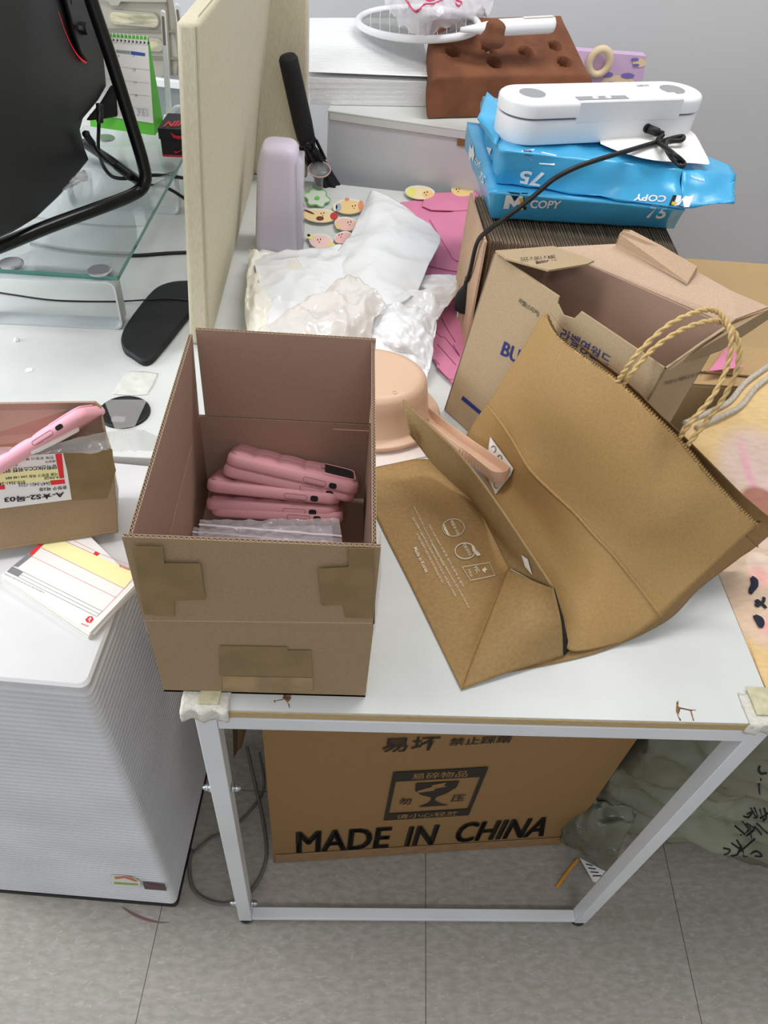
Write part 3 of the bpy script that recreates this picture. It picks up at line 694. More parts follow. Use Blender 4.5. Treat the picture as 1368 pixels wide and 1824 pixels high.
obj('plug_sleeve', tube([M_(152, 238, MX+.012), M_(165, 256, MX+.014)], .006, n=10), black, cb, smooth=True)
cable('desk_cable', [P(55, 435, TZ+.003), P(110, 446, TZ+.003), P(180, 453, TZ+.003), P(240, 455, TZ+.003), P(300, 451, TZ+.003), P(350, 449, TZ+.003)], .0032, 'black cable lying on the white desk beneath the glass stand')
cable('thin_cable', [P(-20, 518, TZ+.002), P(30, 526, TZ+.002), P(100, 535, TZ+.002), P(200, 537, TZ+.002), P(262, 534, TZ+.012), P(300, 532, TZ+.013), P(356, 537, TZ+.012)], .0013, 'thin black wire crossing the desk over the black wrist rest')

# wrist rest
wr = [(236, 640), (222, 630), (217, 612), (225, 590), (247, 558), (275, 525), (300, 512), (330, 508), (352, 512), (352, 545), (320, 590), (290, 628), (272, 648), (255, 652)]
wp = cat([P(u, v, TZ+.0005) for u, v in wr], 3, True); wc = sum(wp, V())/len(wp)
o = obj('wrist_rest', loft([wp, [p+V((0, 0, .008)) for p in wp], [wc+(p-wc)*.97+V((0, 0, .0105)) for p in wp], [wc+(p-wc)*.9+V((0, 0, .011)) for p in wp]]), mat('black rubber', (24, 24, 25), .6, .1, 60, .05, 60), smooth=False, bevel=.001)
tag(o, 'long black rounded wrist rest lying slantwise on white desk', 'wrist rest')
# crumpled clear pouch behind the monitor
o = obj('clear_pouch', patch([[P(u, v, z) for u, v, z in r] for r in (((98, 352, .82), (120, 335, .84), (155, 320, .82)), ((100, 345, .83), (128, 330, .85), (157, 312, .83)), ((110, 335, .82), (130, 315, .84), (150, 303, .82)))], 8, 8, .004, 60, 3, True), mat('clear pouch', (206, 206, 204), .12, .25, 40, alpha=.65), smooth=True)
tag(o, 'small crumpled clear plastic pouch peeking out beside the monitor', 'plastic pouch')
# little scraps on the desk
for (u, v), lab_ in (((30, 607), 'tiny white crumb of foam on the left desk, nearest the glass stand'), ((52, 659), 'tiny pale paper scrap lying on the left desk, above the torn parcel')):
    c = P(u, v, TZ); o = obj('paper_scrap', lathe(c, [(.004, 0), (.0045, .002), (.002, .005), (.0004, .006)] if u == 30 else [(.006, 0), (.006, .0006)], n=5), paper_w); tag(o, lab_, 'scrap', 'scraps on the left desk')

# ================================================================== CALENDAR
YC = 1.16
cal = thing('desk_calendar', P(230, 240, GZ+.007), 'green stand-up desk calendar with white month page and spiral binding', 'calendar')
def C_(x, y, o_=0, yy=None):
    u, v = x/2.974, y/2.974
    bl = P(272, 241, GZ+.0068); n = V((.10, -.88, .40)).normalized()
    return PL(u, v, bl+n*o_, n)
back_ = [C_(480, 670), C_(820, 718), C_(785, 195), C_(430, 170)]
obj('green_board', prism(back_, (.0, .0015, 0)), green, cal)
rt = C_(868, 660); ft = C_(820, 718)
bt = P(868/2.974, 662/2.974, GZ+.0068)
obj('side_wing', (lambda a, b, c: prism([a, b, c], (-.0008, .0006, 0)))(C_(820, 718), bt, C_(787, 197)), mat('green card darker side', (84, 176, 50), .5), cal)
pg = obj('month_page', prism([C_(455, 600, .001), C_(813, 653, .001), C_(783, 212, .001), C_(430, 185, .001)], (0, -.0004, 0)), paper_w, cal)
obj('page_print', join(setm(([C_(x, y, .002) for x, y in ((614, 263), (690, 270), (690, 286), (616, 278))], [(0, 1, 2, 3)]), 0), setm(([C_(x, y, .002) for x, y in ((693, 270), (769, 281), (769, 297), (693, 288))], [(0, 1, 2, 3)]), 1),
    *[setm(line(C_(500, y-18, .002), C_(790, y+12, .002), .0005, (0, -1, .4)), 2) for y in (358, 428, 497, 566)],
    *[setm(text_quad(s, [C_(x, y+10, .002), C_(x+w_, y+11, .002), C_(x+w_, y-1, .002), C_(x, y-2, .002)]), 3) for s, x, y, w_ in (('6', 625, 290, 8), ('7', 704, 294, 8), ('14', 705, 364, 14), ('21', 709, 432, 14), ('28', 714, 500, 14))],
    setm(text_quad('29 30 31', [C_(728, 612, .002), C_(788, 618, .002), C_(785, 580, .002), C_(726, 574, .002)]), 2)), None, pg, mats=[grey_m, mat('blue heading', (52, 84, 170), .5), mat('rule grey', (170, 172, 178), .6), mat('date blue', (96, 108, 160), .6)])
cal_bar = [C_(560, 655, .001), C_(640, 670, .001)]
for i in range(16):
    x = 470+i*20.5; y = 176+i*1.75+ (x-470)*.0
    a = C_(x, y-8); obj('binding_ring', tube([C_(x+4, y+34, .002), C_(x+3, y+10, .007), C_(x, y-12, .004), C_(x-3, y+2, -.006), C_(x+2, y+30, -.002)], .0007, n=5, k=4), white, cal)
obj('punch_holes', join(*[quadp([C_(x, y+12+17, .002), C_(x+10, y+13+17, .002), C_(x+10, y+4+17, .002), C_(x, y+3+17, .002)], [(0, 0), (1, 0), (1, 1), (0, 1)]) for x, y in [(473+i*20.5, 176+i*1.75) for i in range(16)]]), dark, pg)

# ================================================================== folding crate, router, shoe box, clear boxes (far left)
YK = 1.50
cr = thing('folding_crate', PY(240, 140, YK), 'greige plastic folding crate with oval slots standing behind the calendar', 'crate')
def K_(x, y, yy=YK): return PY(x/2.974, y/2.974, yy)
obj('crate_panel', prism([K_(480, -60), K_(885, -60), K_(950, 300), K_(940, 425), K_(820, 420), K_(560, 420)], (0, .04, 0)), greige, cr, bevel=.004)
for q in (((578, 62), (835, 70), (835, 138), (585, 128)), ((700, 205), (855, 208), (857, 268), (720, 262))):
    c = sum((K_(*a, YK-.004) for a in q), V())/4; hx = (K_(*q[1], YK-.004)-K_(*q[0], YK-.004)).length/2; hy = (K_(*q[0], YK-.004)-K_(*q[3], YK-.004)).length/2
    lp = [c+V((a, 0, b)) for a, b in rrect(0, 0, hx, hy, min(hy, .02)*.98, 6)]
    sl = obj('slot', loft([lp, [p+V((0, -.002, 0)) for p in lp]]), mat('pale wood slot', (196, 188, 160), .7, .2, 20, stretch=(1, 1, 6)), cr)
    obj('slot_rim', tube(lp, .0025, n=6, k=1, closed=True, smoothpath=False), greige, sl)
obj('crate_rib', join(*[bar(K_(560+a, y, YK-.002), K_(945, y+5, YK-.002), .004, .005) for a, y in ((0, 160), (240, 305))], bar(K_(878, -40, YK-.002), K_(905, 420, YK-.002), .004, .005, (0, 1, 0))), greige_d, cr)
obj('top_lid', prism([K_(470, -30, YK-.012), K_(890, -30, YK-.012), K_(880, 12, YK-.012), K_(640, 8, YK-.012), K_(625, 30, YK-.012), K_(585, 28, YK-.012), K_(575, 8, YK-.012), K_(530, 0, YK-.012)], (0, .01, 0)), greige, cr)
bxm = mat('smoky clear plastic', (146, 150, 152), .15, alpha=.8)
cx_ = thing('clear_storage_bin', PY(300, 200, 1.42), 'grey clear storage bin with white rim behind the white router', 'storage bin')
obj('bin_wall', prism([K_(830, 445, 1.43), K_(960, 445, 1.43), K_(960, 630, 1.43), K_(850, 630, 1.43)], (0, .06, 0)), bxm, cx_)
obj('bin_rim', bar(K_(822, 432, 1.425), K_(965, 450, 1.425), .012, .016), white, cx_, bevel=.002)
wb = obj('white_riser', hexa([P(150, 262, GZ+.0065), P(292, 268, GZ+.0065), P(305, 212, GZ+.0065), P(170, 205, GZ+.0065)], [P(150, 262, GZ+.0065)+V((0, 0, .0001)), P(292, 268, GZ+.0065)+V((0, 0, .0001)), P(305, 212, GZ+.0065)+V((0, 0, .0001)), P(170, 205, GZ+.0065)+V((0, 0, .0001))]), white)
bpy.data.objects.remove(wb)
rz = P(305, 222, .85)
ro = thing('wifi_router', rz, 'white router with two tall antennas behind the black and red shoe box', 'router')
obj('router_body', hexa([PY(292, 224, 1.22), PY(345, 224, 1.22), PY(345, 216, 1.32), PY(290, 216, 1.32)], [PY(290, 212, 1.22), PY(345, 212, 1.22), PY(345, 203, 1.32), PY(292, 203, 1.32)]), white, ro, bevel=.003)
def ant(u0, v0, u1, v1, wd, yy):
    a = PY(u0, v0, yy); b = PY(u1, v1, yy); d = (b-a).normalized(); s = V((d.z, 0, -d.x))
    vs = []; n = 10
    pts = [a-s*wd/2, a+s*wd/2, b+s*wd*.42]+[b+s*wd*.42*math.cos(t)+d*wd*.42*math.sin(t) for t in [PI*i/6 for i in range(1, 6)]]+[b-s*wd*.42]
    o_ = obj('antenna', prism(pts, (0, .006, 0)), white, ro, bevel=.0015)
    c = b-d*.028; lp = [c+s*x+d*y+V((0, -.0004, 0)) for x, y in rrect(0, 0, wd*.22, .024, wd*.2, 3)]
    obj('antenna_slot', (lp, [tuple(range(len(lp)))]), greige_d, o_)
ant(301, 212, 290, 24, .011, 1.25); ant(330, 120, 315, 12, .011, 1.30)
obj('antenna_hinge', tube([PY(306, 205, 1.24), PY(312, 192, 1.24), PY(326, 190, 1.24)], .004, n=8), white, ro, smooth=True)
# shoe box (miniature)
z_ = GZ+.0065
nb = thing('small_shoe_box', P(310, 278, z_), 'tiny black shoe box with red lettering at right end of the glass stand', 'box')
A_ = P(290, 279, z_); B_ = P(346, 281, z_); dd = V((0.004, .075, 0)); hh = .05
A1, B1 = A_+V((0, 0, hh)), B_+V((0, 0, hh))
redm = mat('shoe box red', (206, 36, 54), .5)
obj('box_base', hexa([A_, B_, B_+dd, A_+dd], [A1, B1, B1+dd, A1+dd]), mat('shoe box black', (26, 24, 25), .5), nb)
e = .0025; up_ = V((0, 0, 1))
ld = obj('lid', hexa([A1-V((e, e, .018)), B1+V((e, -e, -.018)), B1+dd+V((e, e, -.018)), A1+dd+V((-e, e, -.018))], [A1-V((e, e, -.001)), B1+V((e, -e, .001)), B1+dd+V((e, e, .001)), A1+dd+V((-e, e, .001))]), mat('shoe box black', (26, 24, 25), .5), nb, bevel=.001)
obj('red_stripe', hexa([A_-V((0, .0006, -.001)), B_-V((0, .0006, -.001)), B_, A_], [A_+V((0, -.0006, .004)), B_+V((0, -.0006, .004)), B_+V((0, 0, .004)), A_+V((0, 0, .004))]), redm, nb)
LT = [A1+V((.006, .004, .0016)), B1+V((-.002, .014, .0016)), B1+V((.0, .044, .0016)), A1+V((.010, .034, .0016))]
obj('lid_lettering', join(text_quad('NIKE', LT, .0003, .045), quadp([A1+V((.02, -.0028, -.016)), B1+V((0, -.0028, -.016)), B1+V((0, -.0028, 0)), A1+V((.02, -.0028, 0))], [(.0, .75), (.12, .15), (.4, .0), (.8, .45), (1, .8), (.45, .38), (.25, .42)], .0006)), redm, ld)
sw = quadp([A_+V((.022, 0, .008)), A_+V((.040, 0, .008)), A_+V((.040, 0, .018)), A_+V((.022, 0, .018))], [(0, .45), (.1, .05), (.3, .05), (1, .9), (.35, .35), (.2, .4)], .0008)
obj('end_mark', sw, redm, nb)
# ================================================================== BACK OF THE TABLE
# umbrella
um = thing('folded_umbrella', PY(590, 330, 1.235), 'black folded umbrella leaning by the fabric screen, foam grip up', 'umbrella')
ua = PY(513, 103, 1.20); ub = PY(545, 245, 1.222); uc = PY(551, 262, 1.226); ud = PY(592, 345, 1.235)
ax = (ub-ua).normalized()
obj('grip', lathe(ua, [(.003, -.004), (.015, -.003), (.018, .002), (.0185, .02), (.0195, (ub-ua).length*.8), (.0185, (ub-ua).length)], ax, 24), mat('black foam grip', (26, 26, 28), .75), um, smooth=True)
obj('collar', lathe(ub, [(.0165, 0), (.016, .018), (.012, .022)], ax, 20), black_gloss, um, smooth=True)
vs = []; n = 40
ax2 = (ud-uc).normalized(); u1 = ax2.orthogonal().normalized(); u2 = ax2.cross(u1); H_ = (ud-uc).length+.12
lp = []
for k in range(14):
    t = k/13; R_ = .010+.022*t**.7; lp.append([uc+ax2*(t*H_)+u1*math.cos(2*PI*i/n)*R_*(1+.16*math.sin(8*2*PI*i/n+t*3))+u2*math.sin(2*PI*i/n)*R_*(1+.16*math.sin(8*2*PI*i/n+t*3)) for i in range(n)])
obj('canopy', loft(lp), mat('black umbrella cloth', (18, 18, 20), .7), um, smooth=True)
for i in range(8):
    a = 2*PI*i/8; c = uc+u1*math.cos(a)*.02+u2*math.sin(a)*.02
    obj('rib_tip', tube([c+ax2*.035, c+ax2*.0-V((0, 0, 0)), c-ax2*.008], .0028, n=6), black_gloss, um, smooth=True)
# clear knob with pink rim
ck = PY(568, 300, 1.19)
kn = thing('clear_bottle_stopper', ck, 'clear plastic stopper with thin pink rim standing before the black umbrella', 'stopper')
kb = P(566, 338, TZ+.001)
kt = PY(569, 305, kb.y)
obj('stem', lathe(kb, [(.012, 0), (.010, .012), (.009, (kt-kb).length*.7), (.014, (kt-kb).length)], kt-kb, 20), clear2, kn, smooth=True)
obj('disc_top', lathe(kt, [(.012, -.004), (.021, 0), (.022, .005), (.015, .009), (.003, .010)], V((0, -.35, 1)), 28), clear2, kn, smooth=True)
obj('pink_rim', tube([kt+V((math.cos(a)*.0225, math.sin(a)*.0215, .004+math.sin(a)*.007)) for a in [2*PI*i/16 for i in range(16)]], .0012, n=6, k=2, closed=True), mat('pink rim', (222, 168, 176), .4), kn, smooth=True)

# lilac dispenser
dz = P(495, 449, TZ+.001); hD = PY(497, 268, dz.y).z
ld_ = thing('lilac_dispenser', dz, 'tall pale lilac rounded plastic dispenser against the fabric screen', 'dispenser')
xl, xr = P(451, 449, TZ).x, P(535, 449, TZ).x
loops = []
for t in [0, .01, .03, .1, .2, .35, .5, .65, .8, .9, .95, .98, 1]:
    z = TZ+.001+(hD-TZ)*t; ins = .0 if t < .93 else .012*((t-.93)/.07)**2; l_in = .002+.012*t+.006*max(0, t-.8)/.2
    if t < .02: ins += .002-.1*t
    x0, x1 = xl+l_in+ins*.4, xr-ins*.5-.004*t; cx, hx = (x0+x1)/2, (x1-x0)/2
    loops.append([V((a, b, z)) for a, b in rrect(cx, dz.y+.03, hx, .032-ins*.5, min(.016, hx*.9), 6)])
obj('body', loft(loops), lilac, ld_, smooth=True)
obj('front_cover', loft([[V((a, b, z)) for a, b in rrect(xr-.004+.003, dz.y+.03, .006, .029, .005, 4)] for z in (TZ+.0015, TZ+.10, hD-.02)]), mat('clear lilac cover', (230, 226, 238), .1, alpha=.6), ld_, smooth=True)
obj('top_button', lathe(V(((xl+xr)/2+.004, dz.y+.022, hD-.0005)), [(.008, 0), (.0075, .0012), (.002, .0016)], n=20), mat('button lilac', (232, 206, 218), .4), ld_, smooth=True)

# ------------------------------------------------------------------ white storage cabinet
CZ = .858
ca_, cb_ = P(585, 197, CZ), P(850, 235, CZ)
cdx = (cb_-ca_).normalized(); cn = V((cdx.y, -cdx.x, 0)); cW = .62
cab = thing('storage_cabinet', ca_+cdx*.3+V((0, .2, -CZ)), 'white low storage cabinet with small brass tag behind the table, foam and plush on top', 'cabinet')
o0 = V((ca_.x, ca_.y, 0)); 
obj('carcass', obox(o0-cn*.004, cdx, -cn, (0, 0, 1), cW, .40, CZ), mat('cabinet grey white', (214, 216, 220), .5, .02, 6), cab)
obj('top_panel', obox(o0+cn*.004+V((-.001, 0, CZ-.002)), cdx, -cn, (0, 0, 1), cW+.002, .412, .004), white_lam, cab, bevel=.001)
obj('front_lip', obox(o0+cn*.004+V((0, 0, CZ-.016)), cdx, -cn, (0, 0, 1), cW, .008, .014), white_lam, cab, bevel=.001)
obj('side_lip', obox(o0+cn*.004, cdx, -cn, (0, 0, 1), .003, .008, CZ-.002), white_lam, cab)
tg = PL(823, 253, ca_, cn)
obj('brass_tag', obox(tg-cdx*.010+cn*.001-V((0, 0, .008)), cdx, -cn, (0, 0, 1), .020, .002, .016), mat('brass tag', (150, 122, 70), .35, metal=.5), cab, bevel=.0005)
# foam sheet stack on the cabinet
FZ0, FZ1 = CZ+.003, CZ+.064
fa, fb = P(552, 186, FZ0), P(768, 190, FZ0)
fb2 = P(772, 137, FZ1); fa2 = P(551, 128, FZ1); fc = P(742, 33, FZ1+.004); fd_ = P(551, 33, FZ1)
fs_ = thing('foam_sleeve_stack', (fa+fb)/2, 'stack of white foam sleeves at the left on top of the cabinet', 'foam sleeves')
NS = 6
for k in range(NS):
    t0_, t1_ = k/NS, (k+.995)/NS; j = [V((random.uniform(-.0012, .0012), random.uniform(-.0005, .0007), 0)) for _ in range(4)]
    fbk, fdk = V((fc.x, fc.y, FZ0)), V((fd_.x, fd_.y, FZ0))
    fbm = fb.lerp(fb2, t0_); q0 = [fa.lerp(fa2, t0_)+j[0], fbm+j[1], fbk.lerp(fc, t0_)+j[2], fdk.lerp(fd_, t0_)+j[3]]
    q1 = [fa.lerp(fa2, t1_)+j[0], fb.lerp(fb2, t1_)+j[1], fbk.lerp(fc, t1_)+j[2], fdk.lerp(fd_, t1_)+j[3]]
    if k < NS-1: obj('foam_sleeve', hexa(q0, q1), foam_w, fs_)
    else:
        g = []; N = 70
        for jj in range(N+1):
            for ii in range(5):
                a, b = ii/4, jj/N; p = (q1[0]*(1-a)+q1[1]*a)*(1-b)+(q1[3]*(1-a)+q1[2]*a)*b
                p.z += .0012*math.sin(jj*PI*.55)+.0012*noise.noise(V((a*3, b*30, 1))); g.append(p)
        obj('foam_sleeve', (g, [(jj*5+ii, jj*5+ii+1, (jj+1)*5+ii+1, (jj+1)*5+ii) for jj in range(N) for ii in range(4)]), foam_w, fs_, smooth=True)
# brown plush block with holes
PZ0, PZ1 = CZ+.004, CZ+.078
q = [P(770, 141, PZ1), P(1058, 137, PZ1), P(1003, 24, PZ1+.070), P(772, 30, PZ1+.070)]
pn_ = (q[1]-q[0]).cross(q[3]-q[0]).normalized()
def PQ(a, b): return (q[0]*(1-a)+q[1]*a)*(1-b)+(q[3]*(1-a)+q[2]*a)*b
pb = thing('plush_block', PQ(.5, .5)-V((0, 0, PZ1-PZ0)), 'brown plush brick-shaped pet toy with round pockets, on the cabinet beside the foam', 'plush toy')
holes = [(807, 93), (937, 91), (881, 112), (990, 79), (1006, 110), (870, 85)]
hw = []
for u, v in holes:
    w3 = PL(u, v, q[0], pn_); hw.append(w3)
N = 90; vs = []
cen = PQ(.5, .5)
for j in range(N+1):
    for i in range(N+1):
        a, b = i/N, j/N; p = PQ(a, b)
        e = min(a, 1-a, b, 1-b); p -= pn_*(.010*max(0, 1-e/.05)**2)
        p += pn_*(.0025*noise.noise(p*22))
        dent = 0
        for hpt in hw:
            d = (p-hpt).length; R_ = .0165
            if d < R_*1.6: dent += -.034*max(0, min(1, (R_-d)/.004)) + .003*math.exp(-((d-R_)/.004)**2)
        p += pn_*dent
        vs.append(p)
fs = [(j*(N+1)+i, j*(N+1)+i+1, (j+1)*(N+1)+i+1, (j+1)*(N+1)+i) for j in range(N) for i in range(N)]
# side skirts
edge = [i for i in range(N+1)]+[(j*(N+1)+N) for j in range(1, N+1)]+[N*(N+1)+i for i in range(N-1, -1, -1)]+[j*(N+1) for j in range(N-1, 0, -1)]
prev = edge
for t in (.15, .4, .7, .92, 1):
    cur = []
    for e in edge:
        p = vs[e]; c = (p-cen); c.z = 0; s = 1+(.03*math.sin(PI*t) if t < 1 else -.01)
        cur.append(len(vs)); vs.append(V((cen.x+c.x*s, cen.y+c.y*s, p.z+(PZ0-p.z)*t+.001*noise.noise(p*40))))
    n = len(edge)
    fs += [(prev[i], prev[(i+1) % n], cur[(i+1) % n], cur[i]) for i in range(n)]; prev = cur
obj('plush_body', (vs, fs), brown_plush, pb, smooth=True)
for hpt in hw:
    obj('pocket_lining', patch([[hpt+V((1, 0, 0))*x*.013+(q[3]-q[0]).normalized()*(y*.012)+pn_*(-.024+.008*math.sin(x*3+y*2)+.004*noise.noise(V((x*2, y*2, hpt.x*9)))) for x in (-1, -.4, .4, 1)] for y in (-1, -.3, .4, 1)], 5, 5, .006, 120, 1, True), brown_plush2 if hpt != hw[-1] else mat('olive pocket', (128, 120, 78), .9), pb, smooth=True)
ZK = PL(877, 78, q[0], pn_).z
kt_ = thing('plush_knot', P(878, 80, ZK), 'brown plush fabric scrap tucked over the white racket handle', 'plush scrap')
vs, fs = lathe(P(877, 70, PZ1+.090), [(.002, -.014), (.022, -.012), (.026, 0), (.017, .012), (.021, .022), (.010, .031), (.001, .032)], V((.1, .1, 1)), 28)
vs = [p+V((1, .6, .4))*(.006*noise.noise(p*70)) for p in vs]
obj('fabric', (vs, fs), brown_plush, kt_, smooth=True, subsurf=1)
# mosquito racket
RZ = PZ1+.022
rk = thing('mosquito_racket', P(745, 46, RZ), 'white electric mosquito racket with grey mesh lying across foam and plush', 'racket')
rp_ = [P(745+107*math.cos(a), 42+28*math.sin(a)+(4*math.cos(a)), RZ-.012+.030*(1+math.cos(a))) for a in [2*PI*i/28 for i in range(28)]]
obj('hoop', tube(rp_, .0075, n=10, k=2, closed=True, up=(0, 0, 1)), white, rk, smooth=True)
mc = sum(rp_, V())/28
mesh_m = mat('metal mesh grey', (150, 150, 148), .5, 0, 200, c2=(110, 110, 110), stretch=(1, 5, 1), alpha=.75)
obj('mesh', ([mc+(p-mc)*.94 for p in rp_], [tuple(range(28))]), mesh_m, rk)
for k in range(-5, 6):
    s = k/6; h = math.sqrt(1-s*s)
    pA2, pB2 = P(745+107*s*.95, 42+4*s-28*h*.93, RZ-.010+.030*(1+s)), P(745+107*s*.95, 42+4*s+28*h*.93, RZ-.010+.030*(1+s))
    obj('mesh_bar', tube([pA2, pB2], .0007, n=5), paper_w, rk)
h0, h1 = P(838, 52, RZ+.056), P(985, 44, RZ+.066)
hd = (h1-h0)
obj('handle', loft([[h0+hd*t+V((0, 1, 0))*(math.cos(a)*r_)+V((0, 0, 1))*(math.sin(a)*r_*.75) for a in [2*PI*i/16 for i in range(16)]] for t, r_ in ((-.12, .006), (0, .009), (.2, .016), (.35, .0195), (.97, .0195), (1.01, .017), (1.03, .008))]), white, rk, smooth=True)
obj('handle_recess', obox(h0+hd*.62+V((0, -.006, .0148)), hd, (0, 1, 0), (0, 0, 1), hd.length*.36, .012, .0006), mat('recess white', (226, 222, 214), .5), rk)
# clear bag with pink print
bgm = mat('clear bag film', (238, 232, 238), .2, alpha=.55, bump=.6, bscale=30, spec=.8)
cg = thing('clear_bag', P(775, 30, RZ+.04), 'crumpled clear plastic bag with pink print lying on the white racket', 'plastic bag')
bf = patch([[P(u, v, z+.03) for u, v, z in r] for r in (((672, -30, RZ+.03), (740, -34, RZ+.05), (810, -30, RZ+.06), (880, -20, RZ+.03)), ((685, 2, RZ+.02), (745, 0, RZ+.055), (810, -4, RZ+.06), (878, 6, RZ+.03)), ((703, 32, RZ+.010), (750, 30, RZ+.04), (812, 28, RZ+.04), (868, 24, RZ+.018)), ((728, 58, RZ+.006), (760, 60, RZ+.010), (810, 50, RZ+.010), (858, 36, RZ+.008)))], 10, 10, .010, 28, 4, True)
obj('film', bf, bgm, cg, smooth=True)
bv = bvh_of(bf); pinkp = mat('pink print', (214, 60, 110), .5)
for pl in (((722, -2), (732, 14), (744, 22), (756, 10), (772, 8), (790, 0)), ((728, 4), (738, 20), (750, 16), (760, 2)), ((808, 4), (816, 12), (822, 6), (812, 2)), ((745, -6), (765, 2), (780, -4))):
    pts = [hit(bv, u, v, .002) for u, v in pl]; pts = [p for p in pts if p]
    if len(pts) > 2: obj('pink_print', tube(pts, .0016, n=5, k=5), pinkp, cg)
# purple box and cream ring
pv = [PY(1046, 160, 1.62), PY(1156, 163, 1.66), PY(1151, 100, 1.66), PY(1046, 92, 1.62)]
pu = thing('purple_box', (pv[0]+pv[1])/2, 'lilac flat box with cream bear drawings leaning behind the plush brick', 'box')
pv[0] = pv[0]+V((-.06, 0, -.05)); pv[1] = pv[1]+V((0, 0, -.10)); pv[3] = pv[3]+V((-.06, 0, 0))
obj('box_body', prism(pv, (.0, .03, 0)), mat('lilac card', (214, 184, 218), .6), pu)
def PU(u, v, l=.001): return PL(u, v, pv[1]+V((0, -l, 0)), (pv[1]-pv[0]).cross(pv[3]-pv[0]).normalized())
def ell(f, cx, cy, rx, ry, l=.001, n=20): return [f(cx+rx*math.cos(2*PI*i/n), cy+ry*math.sin(2*PI*i/n), l) for i in range(n)], [tuple(range(n))]
obj('drawing', join(setm(ell(PU, 1101, 148, 30, 14), 0), setm(ell(PU, 1139, 112, 12, 8), 0), setm(ell(PU, 1082, 133, 10, 5, .002), 1), setm(ell(PU, 1118, 135, 12, 5, .002), 1), setm(ell(PU, 1131, 106, 7, 3, .002), 1), setm(ell(PU, 1133, 116, 6, 2.5, .002), 1), setm(ell(PU, 1089, 148, 8, 2.5, .002), 1), setm(ell(PU, 1122, 150, 7, 4, .002), 1)), None, pu, mats=[mat('drawing cream', (240, 216, 178), .6), mat('drawing violet', (128, 116, 196), .6)])
rc = P(1060, 141, CZ+.004)+V((0, 0, .0372)); o = obj('cream_ring', tube([rc+V((math.cos(a)*.024, -.004*math.sin(a), math.sin(a)*.028)) for a in [2*PI*i/20 for i in range(20)]], .0085, n=12, k=2, closed=True, up=(0, -1, 0)), cream, smooth=True)
tag(o, 'cream plastic ring poking out at right of the brown plush brick', 'ring')
o = obj('black_knob', lathe(P(942, 170, CZ+.005)+V((0, 0, .0)), [(.022, 0), (.026, .006), (.022, .014), (.004, .018)], n=28), black_gloss, smooth=True)
tag(o, 'round black lid behind the white vacuum sealer, before the brown plush', 'lid')

# ================================================================== CARDBOARD SHEETS, REAMS, SEALER
SZ = .912
s_fl, s_fr = P(872, 428, SZ), P(1214, 462, SZ); s_bl = P(845, 346, SZ)
s_br = P(1172, 400, SZ)
depth = (s_bl-s_fl); nsh = 52
shk = mat('grey brown fluted board', (150, 132, 110), .85, .08, 60)
proto_sh = None
for i in range(nsh):
    t = (i+.5)/nsh; a = s_fl.lerp(s_fr, t)
    b_ = depth*(1-.25*t)+V((.0+.0*t, 0, 0)); tw = (s_fr-s_fl).length/nsh*.80
    if proto_sh is None:
        d = depth.normalized(); s = V((d.y, -d.x, 0)).normalized(); Lb = depth.length
        c = V((0, 0, 0)); base = [c, c+s*tw, c+s*tw+d*Lb, c+d*Lb]
        vs = []; fs = []
        h = SZ-TZ-.001
        core = hexa([p+V((0, 0, 0)) for p in [c+s*tw*.16, c+s*tw*.84, c+s*tw*.84+d*Lb, c+s*tw*.16+d*Lb]], [p+V((0, 0, h-.003)) for p in [c+s*tw*.16, c+s*tw*.84, c+s*tw*.84+d*Lb, c+s*tw*.16+d*Lb]])
        l1 = obox(c, d, s, (0, 0, 1), Lb, tw*.16, h); l2 = obox(c+s*tw*.84, d, s, (0, 0, 1), Lb, tw*.16, h)
        sh_o = obj('flattened_box', join(setm(core, 1), setm(l1, 0), setm(l2, 0)), None, mats=[shk, kraft_dark], origin=(0, 0, 0)); proto_sh = sh_o
    else:
        sh_o = proto_sh.copy(); COL.objects.link(sh_o)
    sh_o.location = V((a.x, a.y, TZ+.0008)); sh_o.rotation_euler = (0, random.uniform(-.004, .004), -.10*t+random.uniform(-.012, .012)); sh_o.scale = (1, 1-.15*t+random.uniform(-.02, .02), 1-random.uniform(0, .012))
    tag(sh_o, 'one of the brown flattened cardboard boxes packed upright beneath the blue paper reams', 'cardboard sheet', 'flattened boxes standing upright under the reams')
# kraft sheet on the left side of the stack
kl = [P(846, 520, TZ+.001), P(868, 560, TZ+.001)]
aL, bL = V((s_fl.x-.004, s_fl.y, TZ+.001)), V((s_bl.x-.004, s_bl.y, TZ+.001))
o = obj('kraft_sheet', hexa([aL-V((.0045, .01, 0)), aL-V((.001, .01, 0)), bL, bL-V((.0035, 0, 0))], [V((p.x, p.y, SZ+.002)) for p in (aL-V((.0045, .01, 0)), aL-V((.001, .01, 0)), bL, bL-V((.0035, 0, 0)))]), mat('pale kraft', (206, 172, 142), .75, .03, 30))
tag(o, 'pinkish kraft flattened box with printed slot, leftmost of the upright cardboard', 'cardboard sheet')

